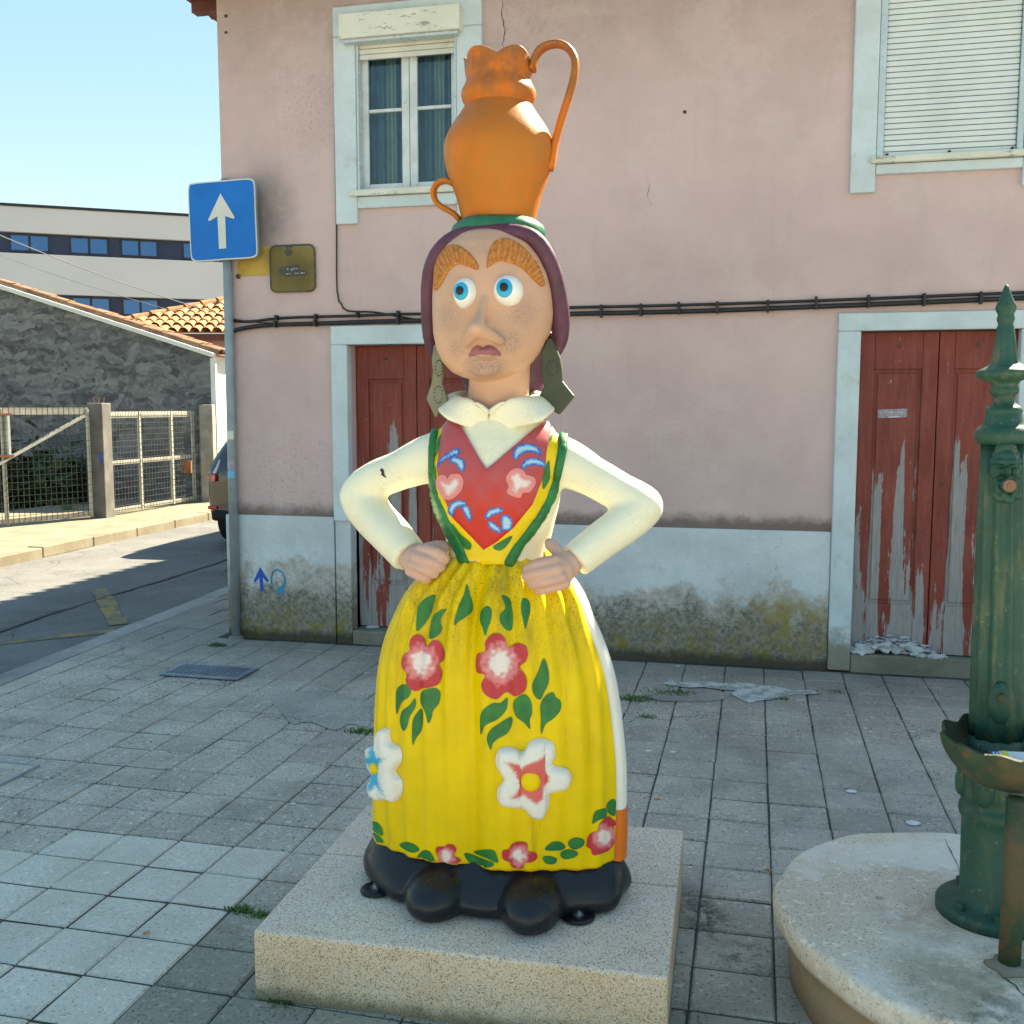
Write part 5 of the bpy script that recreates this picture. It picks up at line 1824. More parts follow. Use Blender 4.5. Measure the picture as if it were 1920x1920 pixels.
for q in ([(690, 720), (740, 780), (795, 830), (795, 865), (770, 865), (735, 830), (710, 790)], [(1018, 788), (1000, 830), (965, 870), (930, 870), (915, 850), (950, 825)], [(1200, 190), (1230, 178), (1260, 190), (1255, 220), (1235, 270), (1210, 235)], [(1230, 370), (1230, 440), (1210, 500), (1185, 530), (1185, 460), (1200, 410)], [(610, 260), (635, 230), (632, 280), (610, 330), (595, 350)], [(590, 440), (600, 400), (605, 470), (600, 520), (588, 550)]):
    layer('painted_leaf', c4(q), bc, .0085, M_ATTR, stt, 3.5, True, colf=leaf_col)
BL, SKY, WH = (0.0, 0.12, 0.50), (0.35, 0.60, 0.75), (0.72, 0.72, 0.74)
def blob(name, q, c1, c2, w, cast=bc, off=.0115, parent=stt, conv=c4, res=2.8):
    layer(name, conv(q), cast, off, M_ATTR, parent, res, True, colf=lambda x, y, d: lerp3(c1, c2, (d - w * .38) / (w * .28) + .8 * mn.noise(Vector((x * .4, y * .4, 3)))))
for q in ([(615, 410), (630, 370), (670, 335), (720, 308), (738, 320), (735, 340), (690, 355), (650, 380)], [(685, 362), (715, 350), (755, 368), (768, 400), (755, 438), (735, 425), (720, 398), (690, 385)], [(1022, 350), (1035, 305), (1085, 283), (1140, 290), (1175, 330), (1170, 346), (1130, 330), (1080, 335), (1040, 368)], [(1065, 405), (1090, 368), (1140, 358), (1185, 375), (1195, 410), (1140, 398), (1100, 405), (1078, 422)], [(675, 650), (690, 605), (735, 588), (770, 600), (768, 622), (735, 625), (710, 650), (700, 680)], [(745, 625), (780, 620), (800, 660), (800, 705), (780, 695), (760, 660)], [(870, 680), (890, 645), (940, 628), (972, 640), (965, 655), (920, 672), (885, 692)], [(960, 675), (995, 672), (1018, 700), (1015, 745), (985, 758), (962, 745)], [(888, 705), (920, 710), (965, 755), (960, 770), (920, 760), (892, 735)]):
    blob('painted_stroke', q, BL, SKY, 7)
for q in ([(612, 480), (640, 452), (668, 460), (672, 475), (690, 450), (735, 448), (757, 480), (750, 530), (715, 570), (680, 588), (645, 575), (632, 545), (615, 520)], [(985, 470), (1010, 430), (1050, 416), (1085, 435), (1090, 450), (1135, 465), (1140, 505), (1110, 545), (1075, 550), (1060, 575), (1015, 565), (990, 545), (1000, 515)]):
    blob('painted_rose', q, (0.70, 0.24, 0.24), (0.74, 0.66, 0.66), 20)

# ---------- motifs on the apron
def c5(pts): return [(660 + x / 3.5556, 1040 + y / 3.5556) for x, y in pts]
def c6(pts): return [(640 + x / 3.3103, 1480 + y / 3.3103) for x, y in pts]
apar = stt
leaves5 = [
    [(555, 270), (545, 340), (520, 410), (470, 480), (432, 508), (430, 450), (445, 350), (490, 290)],
    [(632, 362), (598, 410), (590, 450), (600, 500), (570, 540), (520, 562), (525, 490), (545, 410), (585, 372)],
    [(765, 195), (785, 260), (802, 320), (800, 375), (750, 420), (715, 440), (682, 470), (690, 410), (715, 330), (745, 265)],
    [(905, 340), (928, 370), (925, 430), (905, 490), (888, 542), (875, 490), (857, 440), (865, 375)],
    [(1000, 272), (1045, 290), (1065, 350), (1075, 420), (1065, 500), (1025, 500), (990, 450), (990, 400), (1020, 350)],
    [(1140, 290), (1175, 305), (1187, 350), (1175, 420), (1155, 492), (1140, 430), (1128, 350)],
    [(1280, 690), (1312, 780), (1310, 860), (1280, 920), (1255, 965), (1215, 940), (1200, 870), (1235, 790)],
    [(345, 863), (390, 885), (385, 940), (330, 990), (300, 1065), (293, 980), (300, 900)],
    [(420, 955), (425, 1010), (385, 1080), (370, 1140), (345, 1175), (322, 1110), (340, 1040), (385, 1000)],
    [(500, 895), (560, 890), (592, 925), (580, 990), (540, 1040), (530, 1090), (508, 1125), (490, 1050), (460, 980), (465, 920)],
    [(465, 1025), (475, 1090), (465, 1170), (430, 1220), (405, 1268), (400, 1180), (410, 1090)],
    [(1035, 952), (1030, 1030), (980, 1090), (910, 1125), (880, 1150), (862, 1200), (857, 1090), (880, 1030), (935, 990), (990, 988)],
    [(1155, 930), (1195, 980), (1200, 1060), (1185, 1100), (1188, 1162), (1150, 1120), (1095, 1080), (1072, 1010), (1090, 960)],
    [(1340, 915), (1355, 945), (1390, 980), (1385, 1040), (1340, 1095), (1290, 1130), (1260, 1195), (1258, 1090), (1255, 1000), (1290, 940)],
    [(1060, 1080), (1065, 1130), (1035, 1190), (975, 1225), (940, 1255), (925, 1300), (900, 1230), (920, 1170), (980, 1125)],
    [(1730, 1628), (1757, 1640), (1755, 1700), (1750, 1740), (1710, 1725), (1695, 1670)],
    [(1690, 1693), (1692, 1745), (1640, 1770), (1600, 1792), (1615, 1720), (1640, 1700)],
    [(125, 1780), (165, 1780), (200, 1820), (207, 1872), (160, 1850), (120, 1810)],
    [(100, 1828), (150, 1850), (195, 1885), (210, 1920), (150, 1905), (110, 1870)]]
for q in leaves5:
    layer('painted_leaf', c5(q), ac, .0022, M_ATTR, apar, 4, True, colf=leaf_col)
for q in ([(362, 345), (400, 326), (450, 338), (486, 372), (450, 392), (410, 380)], [(475, 410), (510, 378), (550, 385), (578, 440), (530, 445), (480, 435)], [(762, 400), (800, 398), (870, 425), (945, 455), (930, 480), (850, 485), (800, 460)], [(822, 388), (890, 372), (945, 378), (968, 420), (970, 455), (900, 425)], [(1265, 375), (1300, 330), (1350, 322), (1390, 350), (1370, 375)], [(1410, 320), (1450, 298), (1500, 308), (1503, 345), (1450, 373), (1412, 350)], [(1360, 390), (1410, 370), (1468, 390), (1450, 420), (1385, 432), (1362, 415)], [(1248, 420), (1290, 412), (1338, 430), (1320, 462), (1270, 458)]):
    layer('painted_leaf', c6(q), ac, .0022, M_ATTR, apar, 3.5, True, colf=leaf_col)
RO, RP, RW = (0.50, 0.03, 0.045), (0.68, 0.22, 0.24), (0.78, 0.70, 0.66)
def rose(q, cen, r, conv=c5, cast=ac, off=.003):
    cx, cy = cen
    def cf(x, y, d):
        t = math.hypot((x - cx) * 1.15, y - cy) / r + .22 * mn.noise(Vector((x * .12, y * .12, 1)))
        return lerp3(RW, RP, (t - .32) / .16) if t < .55 else lerp3(RP, RO, (t - .58) / .16)
    layer('painted_flower', conv(q), cast, off, M_ATTR, apar, 3.6, True, colf=cf)
rose([(385, 600), (400, 550), (440, 530), (485, 560), (500, 612), (540, 570), (595, 590), (620, 660), (610, 705), (585, 730), (605, 790), (580, 860), (500, 888), (470, 890), (430, 910), (380, 885), (360, 840), (365, 795), (335, 740), (345, 670), (385, 640)], (790, 1241), 50)
rose([(890, 640), (892, 575), (945, 525), (1010, 545), (1040, 620), (1090, 590), (1155, 605), (1172, 660), (1160, 710), (1120, 750), (1165, 820), (1155, 905), (1085, 943), (1030, 915), (965, 963), (895, 935), (865, 870), (888, 800), (835, 780), (835, 670), (860, 655)], (937, 1243), 58)
rose([(585, 375), (600, 352), (640, 355), (665, 338), (700, 345), (713, 375), (700, 410), (740, 430), (735, 465), (705, 482), (660, 478), (620, 468), (605, 430)], (837, 1605), 26, c6)
rose([(1060, 335), (1110, 322), (1155, 335), (1158, 380), (1205, 390), (1213, 425), (1180, 450), (1135, 455), (1130, 488), (1060, 482), (1045, 450), (1005, 430), (1003, 380), (1040, 368)], (973, 1603), 30, c6)
rose([(1655, 165), (1680, 185), (1700, 200), (1702, 260), (1690, 330), (1660, 375), (1600, 400), (1560, 405), (1545, 365), (1520, 355), (1530, 290), (1560, 265), (1590, 260), (1600, 215)], (1132, 1568), 34, c6)
# raised moulded flowers
def moulded(q, cen, star, col, name_lab, yr, wv):
    out = [(p.x, p.y) for p in spline([(*p, 0) for p in c5(q)], 4)]
    cx, cy = cen
    pts5 = c5(star)
    st2 = [(p[0], p[1]) for p in pts5]
    def cf(x, y, d):
        e = edge_dist((x, y), st2)
        s = e if inside((x, y), st2) else -e
        t = (s + 2.0 + 2.5 * mn.noise(Vector((x * .35, y * .35, 5)))) / 4
        return lerp3((0.76, 0.75, 0.70), col, t * .85)
    fl = layer('moulded_flower', c5(q), ac, .001, M_ATTR, stt, 3.4, True, height=lambda x, y, d: .026 * math.sqrt(max(0, 1 - (1 - min(1, d / wv)) ** 2)) - .006 * math.exp(-((x - cx) ** 2 + (y - cy) ** 2) / 300), colf=cf, label=name_lab)
    h = ac(cx, cy)
    c = h[0] + h[1] * .020
    bt_ = MB()
    x_ = UP.cross(h[1]).normalized()
    bt_.ball(c, (yr, .012, yr * 1.05), (x_, h[1], UP), 20, 10)
    bt_.build('flower_centre', M_YELLOW, fl, smooth=True)
moulded([(95, 1320), (110, 1275), (162, 1270), (175, 1195), (210, 1157), (255, 1165), (266, 1240), (325, 1285), (336, 1370), (298, 1440), (336, 1500), (336, 1590), (300, 1643), (245, 1628), (205, 1640), (145, 1605), (135, 1535), (152, 1470), (110, 1400)], (711, 1437), [(175, 1190), (195, 1300), (210, 1345), (255, 1340), (225, 1400), (215, 1450), (240, 1520), (260, 1590), (215, 1530), (190, 1530), (155, 1580), (160, 1500), (165, 1440), (150, 1390), (115, 1350), (160, 1345), (165, 1290)], (0.01, 0.36, 0.62), 'raised white flower with blue star on the apron', .017, 9)
moulded([(958, 1345), (985, 1290), (1060, 1280), (1140, 1308), (1185, 1245), (1265, 1220), (1340, 1255), (1357, 1335), (1342, 1398), (1435, 1428), (1465, 1500), (1410, 1565), (1328, 1592), (1312, 1680), (1262, 1755), (1200, 1750), (1148, 1690), (1060, 1685), (975, 1645), (970, 1560), (1012, 1490), (962, 1415)], (996.5, 1459.5), [(1285, 1300), (1280, 1400), (1330, 1450), (1330, 1490), (1260, 1520), (1250, 1600), (1220, 1640), (1170, 1580), (1045, 1605), (1100, 1520), (1070, 1440), (1030, 1355), (1150, 1400)], (0.66, 0.12, 0.11), 'raised white flower with red star on the apron', .027, 15)

# ---------- neck, head
hd = MB()
nk = []
for y, cx, hw, d in ((800, 934, 50, -.02), (775, 934, 57, -.005), (750, 934, 58, .0), (720, 936, 57, .0), (690, 936, 58, .0), (660, 936, 60, .0)):
    p, s = prow(y, cx, d)
    nk.append(oval(hw * s, hw * s * .95, p, 40))
l_ = loft(nk)
hd.add(l_.v, l_.f)
HD = .03
fr_ = []
HX = (EX * math.cos(R(8)) - EF * math.sin(R(-8)) * -1).normalized()
for y, cx, hw, b, d in ((714, 908, 10, .015, .085), (709, 909, 38, .05, .08), (698, 911, 64, .085, .07), (680, 914, 84, .115, .06), (655, 918, 100, .14, .05), (625, 922, 110, .155, .045), (590, 925, 114.5, .165, .04), (555, 926, 115.5, .168, .035), (520, 926, 113, .166, .03), (490, 925, 106, .158, .03), (465, 925, 94, .145, .03), (445, 925, 74, .12, .03), (432, 925, 45, .08, .03), (427, 925, 15, .03, .03)):
    p, s = prow(y, cx, d)
    fr_.append(oval(hw * s, b, p, 56))
l_ = loft(fr_)
hd.add(l_.v, l_.f)
me_face0 = l_.mesh('face0')
f0 = caster(me_face0)
def fpt_(px, py, o):
    h = f0(px, py)
    return h[0] + EF * o
# nose: bridge, hanging tip and wings
def cap(a, b, ra, rb, n=9):
    hd.tube([a.lerp(b, i / n) for i in range(n + 1)], [ra + (rb - ra) * i / n for i in range(n + 1)], 14)
    hd.ball(a, ra, None, 14, 10)
    hd.ball(b, rb, None, 14, 10)
nb_, nm_, nt = fpt_(908, 560, -.004), fpt_(906, 592, .026), fpt_(904, 619, .062)
cap(nb_, nm_, .011, .013)
cap(nm_, nt, .013, .021)
cap(nt, fpt_(876, 643, .008), .021, .0125)
cap(nt, fpt_(941, 640, .008), .021, .0125)
cap(nt, fpt_(905, 618, .012), .02, .018)
# brow ridge, chin, lips swell
for x, y, r, o in ((908, 662, .024, -.012), (907, 690, .03, -.014)):
    hd.ball(fpt_(x, y, o), (r * 1.35, r, r * .8), (EX, EF, UP), 16, 12)
me_hd = remeshed(hd, .0055, 4)
head = mesh_obj('head', me_hd, M_SKIN, stt, smooth=True)
head['label'] = 'pinkish painted face and neck, looking aside'
hc = caster(me_hd)
# lips: a thin mauve coat laid on the skin
M_LIP = gloss('mauve lip paint', (0.32, 0.11, 0.15, 1), .45, .2, .2, .2, 30)
layer('lips', [(880, 668), (884, 657), (890, 649), (898, 647.5), (906, 652), (914, 647), (925, 649), (934, 656), (939, 666), (918, 664.5), (900, 664)], hc, .0025, M_LIP, head, 2.5, True, height=lambda x, y, d: .004 * min(1, d / 5))
# eyes: balls bulging from the face, iris and pupil domes on them
M_EYE = gloss('white eye enamel', (0.82, 0.81, 0.76, 1), .3, .1, .05, .12, 20)
M_IRIS = gloss('sky blue enamel', (0.0, 0.36, 0.62, 1), .3, .0, .08, .05, 30)
M_PUP = gloss('black enamel', (0.012, 0.014, 0.017, 1), .25, 0, .1, .1)
for (ex, ey, rx, ry, ix, iy, irx, iry, qx, qy, qr) in ((872, 549.5, 23.5, 29.5, 864.5, 546, 13.2, 16.5, 862.5, 545, 7), (951, 545, 28.5, 29.5, 946, 540.5, 14.8, 17.2, 945, 538.5, 7.3)):
    c = fpt_(ex, ey, -.012)
    s = depth(c) / F
    eb = MB()
    eb.ball(c, (rx * s, .044, ry * s), (EX, EF, UP), 32, 22)
    e_o = eb.build('eye', M_EYE, head, smooth=True)
    ecst = caster(e_o.data)
    el = lambda cx, cy, a, b: [(cx + a * math.cos(t * math.pi / 8), cy + b * math.sin(t * math.pi / 8)) for t in range(16)]
    ir = layer('iris', el(ix, iy, irx, iry), ecst, .0012, M_IRIS, e_o, 2.5)
    layer('pupil', el(qx, qy, qr, qr * 1.12), ecst, .0026, M_PUP, e_o, 2.0)
# eyebrows: thick combed pads
M_BROW = attr_paint('matt orange brow paint', .75, .5)
def brow(pts, pivot, name='eyebrow'):
    def ang(x, y):
        return math.atan2(y - pivot[1], x - pivot[0])
    def groove(x, y):
        return abs(math.sin(ang(x, y) * 33 + .8 * math.sin(ang(x, y) * 9 + .05 * math.hypot(x - pivot[0], y - pivot[1]))))
    O1, O2 = (0.52, 0.19, 0.03), (0.80, 0.56, 0.36)
    def cf(x, y, d):
        g = groove(x, y)
        t = 1 - min(1, g / .42)
        t = t * (.55 + .5 * mn.noise(Vector((x * .2, y * .2, 0)))) * min(1, d / 2.5)
        q = lerp3((0.40, 0.115, 0.01), O1, .5 + mn.noise(Vector((x * .12, y * .12, 7))))
        return lerp3(q, O2, t)
    layer(name, pts, hc, .001, M_BROW, head, 1.5, True, height=lambda x, y, d: (.0055 * math.sqrt(max(0, 1 - (1 - min(1, d / 4)) ** 2))) - .0024 * (groove(x, y) < .2) * min(1, d / 4), colf=cf, label='thick combed orange eyebrow')
brow([(815, 544), (814.6, 517), (818, 492), (831, 469), (847.5, 459), (864, 462.5), (881, 475), (893, 489.6), (898, 502), (893, 506), (877, 500), (860, 496), (844, 506), (835, 521), (825, 538)], (872, 560))
brow([(913, 502), (915, 479), (924.6, 456), (941, 447.5), (960, 450), (979, 462), (997, 481), (1010, 500), (1021, 531), (1014, 537), (1000, 525), (979, 504), (958, 494), (937, 490), (920, 498)], (940, 570))

# ---------- head scarf
sc = MB()
rim = [(812, 662, -.02, 12), (806, 630, .01, 14), (804, 590, .035, 15), (804, 545, .05, 15), (810, 505, .07, 16), (826, 472, .09, 17), (852, 448, .105, 16), (885, 437, .115, 14), (925, 434, .12, 13), (965, 435, .118, 14), (998, 446, .105, 16), (1020, 474, .085, 17), (1037, 515, .06, 17), (1047, 560, .04, 17), (1052, 605, .015, 17), (1048, 640, -.005, 16), (1034, 668, -.03, 13)]
P = [sp_(x, y, d) for x, y, d, r in rim]
rs = spline([tuple(p) for p in P], .015, False)
rr_ = []
tot = len(rs) - 1
for i in range(len(rs)):
    u = i / tot * (len(rim) - 1)
    j = min(int(u), len(rim) - 2)
    rr_.append((rim[j][3] * (1 - u + j) + rim[j + 1][3] * (u - j)) / F * 2.95)
sc.tube(rs, rr_, 16)
bk = []
for y, cx, hw, b, d in ((750, 945, 72, .07, -.10), (720, 944, 76, .08, -.105), (690, 941, 92, .10, -.10), (660, 935, 112, .13, -.09), (620, 930, 124, .16, -.085), (570, 929, 128, .175, -.08), (520, 928, 124, .17, -.075), (480, 927, 113, .16, -.06), (450, 927, 94, .14, -.045), (435, 927, 70, .11, -.03), (428, 927, 40, .07, -.02)):
    p, s = prow(y, cx, d)
    bk.append(oval(hw * s, b, p, 56))
l_ = loft(bk)
sc.add(l_.v, l_.f)
scarf = mesh_obj('head_scarf', remeshed(sc, .007, 4), M_PURP, stt, smooth=True)
scarf['label'] = 'dull purple head scarf framing the face'
# green ring pad under the jug, with a fringe coloured pale as if sunlit
M_PAD = gloss('green pad enamel', (0.012, 0.15, 0.075, 1), .45, .1, .25, .2, 20)
p, s = prow(428, 934)
pd = MB()
pd.lathe([(-.035, .10), (-.03, .125), (-.012, .132), (.006, .126), (.018, .11), (.02, .06)], p, 48, lambda t, i, z: 1 + .03 * math.sin(5 * t))
pad = pd.build('head_pad', M_PAD, stt, smooth=True)
pad['label'] = 'green ring pad between scarf and jug'
M_FRNG = gloss('sunlit green fringe', (0.30, 0.45, 0.28, 1), .5, 0, .2, .1)
for i in range(6):
    a = sp_(975 + i * 6, 424 + i * 3, .09 - .01 * i)
    b = sp_(990 + i * 6, 434 + i * 6, .085 - .02 * i)
    MB().tube([a, a.lerp(b, .5) + UP * .006, b], [.006, .007, .004], 8).build('fringe', M_FRNG, pad, smooth=True)

# ---------- jug
jr = [(430, 932, 63), (424, 932, 66), (400, 932, 72), (370, 932, 80), (343, 933, 90), (317, 934.5, 98.5), (295, 936, 102.5), (275, 936, 103), (255, 935, 97), (238, 934, 88), (222, 934, 77), (210, 936, 69.5), (202, 938, 64.5), (199, 938, 63), (196, 938, 64), (190, 938, 67.5), (181, 939, 70), (172, 939, 69.5), (163, 939, 65), (155, 939, 61.5), (150, 938, 60.5), (146, 938, 61), (138, 937, 63), (128, 936, 63.5), (119, 936, 64), (113, 936, 65)]
JC = sp_(935, 300)
jp = []
for y, cx, hw in dense(jr, 2):
    p, s = prow(y, cx)
    jp.append((p.z, hw * s))
# inner wall going back down the neck
zt0, rt0 = jp[-1]
jp += [(zt0 + .002, rt0 - .008), (zt0 - .02, rt0 - .012), (zt0 - .06, rt0 - .016), (zt0 - .11, rt0 - .012)]
nj = len(jp)
jm = MB()
seg = 120
for i, (z, r) in enumerate(jp):
    u = max(0, (z - (zt0 - .055)) / .055)
    for j in range(seg):
        t = 2 * math.pi * j / seg
        sc_ = abs(math.sin(2.5 * t + .9))
        rr2 = r * (1 + .09 * u * (sc_ - .55))
        jm.v.append(Vector((JC.x + rr2 * math.cos(t), JC.y + rr2 * math.sin(t), z + .021 * u * (sc_ - .4))))
for i in range(nj - 1):
    jm.f += [[i * seg + j, i * seg + (j + 1) % seg, (i + 1) * seg + (j + 1) % seg, (i + 1) * seg + j] for j in range(seg)]
jm.f += [list(range(seg)), list(range((nj - 1) * seg, nj * seg))]
jug = jm.build('jug', M_JUG, stt, smooth=True)
jug['label'] = 'large orange jug with scalloped rim on the woman\'s head'
def handle(pts, w, t, label):
    P = spline([tuple(sp_(x, y, d)) for x, y, d in pts], .012, False)
    mb = MB()
    n = len(P)
    vs = []
    for i, p in enumerate(P):
        d = (P[min(i + 1, n - 1)] - P[max(i - 1, 0)]).normalized()
        a = EF
        b = d.cross(a).normalized()
        e = min(1, min(i, n - 1 - i) / 4)
        wi = w * (1.25 - .25 * e)
        for j in range(12):
            q = 2 * math.pi * j / 12
            vs.append(p + a * wi * math.cos(q) + b * t * math.sin(q))
    fs = [(i * 12 + j, i * 12 + (j + 1) % 12, (i + 1) * 12 + (j + 1) % 12, (i + 1) * 12 + j) for i in range(n - 1) for j in range(12)]
    fs += [tuple(range(12)), tuple(range((n - 1) * 12, n * 12))]
    o = mb.add(vs, fs).build('handle', M_JUG, jug, smooth=True)
    o['label'] = label
handle([(998, 132, 0), (1001, 116, 0), (1008, 99, 0), (1022, 87, 0), (1044, 82, 0), (1064, 89, 0), (1077, 108, 0), (1078, 135, 0), (1070, 170, 0), (1058, 208, 0), (1048, 240, 0), (1040, 272, 0), (1036, 300, 0), (1030, 318, 0)], .021, .0105, 'tall looped handle')
handle([(850, 345, .02), (838, 339, .02), (825, 341, .02), (815, 351, .02), (813, 366, .02), (820, 381, .02), (834, 391, .02), (850, 400, .02), (864, 414, .02)], .017, .008, 'small lower handle')

# ---------- earrings: cut boards with dotted rings
def earring(pts, d, mat, label, dots):
    t = 0.022
    poly = [sp_(x, y, d) for x, y in pts]
    o = MB().prism(poly, EF * t).build('earring', mat, stt, bevel=.004)
    o['label'] = label
    cst = lambda px, py: (on_plane(px, py, SCX + EF * (d + t), EF), EF)
    for cx, cy, a, b in dots:
        for i in range(13):
            q = 2 * math.pi * i / 13
            x, y = cx + a * math.cos(q), cy + b * math.sin(q)
            layer('dot', [(x - 1, y - 1), (x + 1, y - 1), (x + 1, y + 1), (x - 1, y + 1)], cst, .0012, M_DOT, o, 1.5)
earring([(817, 646), (828, 648), (833, 673), (834, 692), (832, 719), (843, 752), (820, 783), (803, 748), (813, 717), (815, 696), (813, 677)], .055, M_EARL, 'dusty olive hanging earring with dotted rings', [(823, 690, 6, 15), (822, 740, 7.5, 16)])
earring([(1035, 633), (1044, 650), (1052, 671), (1056, 692), (1057, 715), (1079, 743), (1050, 778), (1008, 752), (1022, 725), (1017, 702), (1017, 660), (1026, 640)], .03, M_EARR, 'dark olive hanging earring on the fountain side', [(1036, 690, 10, 14)])

# ---------- collar: two flared wings
def wing(inner, outer, label):
    nU = 24
    I = spline([tuple(sp_(*q)) for q in inner], 1e9, False) and [sp_(*q) for q in inner]
    O = [sp_(*q) for q in outer]
    def crv(P, u):
        n = len(P) - 1
        x = u * n
        i = min(int(x), n - 1)
        t = x - i
        p0, p1, p2, p3 = (P[min(max(i + q, 0), n)] for q in (-1, 0, 1, 2))
        return .5 * ((2 * p1) + (p2 - p0) * t + (2 * p0 - 5 * p1 + 4 * p2 - p3) * t * t + (3 * p1 - p0 - 3 * p2 + p3) * t ** 3)
    mb = MB()
    nV = 8
    for i in range(nU + 1):
        u = i / nU
        a, b = crv(I, u), crv(O, u)
        for j in range(nV + 1):
            v = j / nV
            mb.v.append(a.lerp(b, v) + UP * (.020 * math.sin(math.pi * v ** .7)) + (b - a).normalized() * 0)
    for i in range(nU):
        for j in range(nV):
            q = i * (nV + 1) + j
            mb.f.append([q, q + 1, q + nV + 2, q + nV + 1])
    o = mb.build('collar_wing', M_CREAMP, stt, smooth=True)
    o['label'] = label
    m_ = o.modifiers.new('t', 'SOLIDIFY')
    m_.thickness = .014
    m_.offset = 0
    b_ = o.modifiers.new('s', 'SUBSURF')
    b_.levels = b_.render_levels = 1
wing([(918, 779, .112), (932, 764, .108), (955, 753, .095), (985, 750, .06), (1003, 748, .0), (990, 744, -.07), (940, 742, -.10)], [(918, 802, .070), (940, 806, .075), (975, 800, .10), (1014, 790, .125), (1036, 773, .07), (1040, 762, -.05), (950, 756, -.16)], 'flared collar wing towards the fountain')
wing([(916, 779, .112), (902, 764, .108), (884, 755, .09), (868, 752, .05), (866, 750, .0), (880, 745, -.07), (938, 742, -.10)], [(916, 802, .070), (895, 806, .075), (866, 798, .10), (838, 786, .125), (822, 770, .07), (828, 760, -.05), (930, 756, -.16)], 'flared collar wing towards the dark red door')

# ================================================================== FOUNTAIN
ZS = 0.25
FC = on_z(1862, 1712, ZS)
def fountain_green():
    m = Mat('weathered green cast iron paint', .5, .4)
    c = m.mix(m.mapr(m.noise(5, 7, .65), .3, .7), (0.008, 0.052, 0.038, 1), (0.02, 0.088, 0.062, 1))
    c = m.mix(m.mapr(m.noise(9, 8, .75, m.map(m.pos(), (2, 2, .5))), .50, .68, 0, .75), c, (0.12, 0.135, 0.065, 1))
    c = m.mix(m.mapr(m.noise(34, 7, .78), .58, .68, 0, .7), c, (0.26, 0.22, 0.13, 1))
    c = m.mix(m.mapr(m.noise(12, 7, .75, m.map(m.pos(), (2.4, 2.4, .35), (2, 0, 1))), .58, .72, 0, .7), c, (0.10, 0.045, 0.02, 1))
    z = m.xyz(m.pos())[2]
    m.col(c)
    m.bump(m.noise(70, 6, .7), .35, .004)
    return m.m
M_FG = fountain_green()
def rust_green():
    m = Mat('green paint rusting to brown', .7, .3)
    c = m.mix(m.mapr(m.noise(7, 8, .72), .42, .62), (0.03, 0.065, 0.035, 1), (0.10, 0.075, 0.04, 1))
    c = m.mix(m.mapr(m.noise(14, 7, .75), .55, .7, 0, .8), c, (0.17, 0.075, 0.03, 1))
    m.col(c)
    m.bump(m.noise(90, 6, .7), .5, .004)
    return m.m
M_FR = rust_green()
# stone step
def worn(m, c):
    c = m.mix(m.mapr(m.noise(3.2, 6, .7), .45, .6, 0, .7), c, (0.76, 0.71, 0.64, 1))
    p = FC
    c = m.mix(m.math('MULTIPLY', m.near(m.pos(), (p.x - .22, p.y - .02, ZS), .02, .16), m.mapr(m.noise(8, 5, .6), .35, .6, 0, .7)), c, (0.42, 0.24, 0.16, 1))
    c = m.mix(m.math('MULTIPLY', m.near(m.pos(), (p.x - .10, p.y - .36, ZS), .08, .42), m.mapr(m.noise(5, 6, .7), .4, .6, 0, .75)), c, (0.25, 0.22, 0.14, 1))
    c = m.mix(m.math('MULTIPLY', m.near(m.pos(), (p.x - .25, p.y - .42, ZS), .03, .3), m.mapr(m.noise(6, 5, .7), .5, .62, 0, .7)), c, (0.13, 0.14, 0.12, 1))
    z = m.xyz(m.pos())[2]
    c = m.mix(m.mapr(z, .14, .20, .8, 0), c, m.mix(m.noise(14, 6, .7), (0.20, 0.11, 0.04, 1), (0.42, 0.26, 0.11, 1)))
    return c
M_FST = stone_mat('worn pale granite', (0.62, 0.505, 0.395, 1), (0.74, 0.63, 0.51, 1), sp=.7, rnd=0, stain=.25, wear=worn, gs=120)
LEAN = Matrix.Translation(FC) @ Matrix.Rotation(-.028, 4, 'Y') @ Matrix.Translation(-FC)      # the old column stands a little out of plumb
ft = thing('fountain', Vector((FC.x, FC.y, 0)), 'green cast iron drinking fountain column with masked tap, bowl and round granite step', 'fountain')
def rad(t, z):
    w = .02 * math.sin(3 * t + 1) + .012 * math.sin(7 * t) + .01 * math.sin(13 * t + 2)
    return 1 + w * .6
stp = MB()
stp.lathe([(-.05, .51), (.10, .52), (.155, .528), (.17, .552), (.19, .563), (.23, .566), (.246, .559), (.25, .545), (.2505, .40), (.2505, .1)], (FC.x - .005, FC.y - .02, 0), 96, lambda t, i, z: rad(t, z))
stp.build('stone_step', M_FST, ft, smooth=True)
crack([(1771, 1573), (1780, 1592), (1790, 1612), (1797, 1630), (1803, 1648)], 1.5, lambda px, py: (on_z(px, py, ZS + .001), UP), ft)
crack([(1855, 1800), (1880, 1830), (1905, 1850), (1930, 1880)], 3, lambda px, py: (on_z(px, py, ZS + .001), UP), ft)
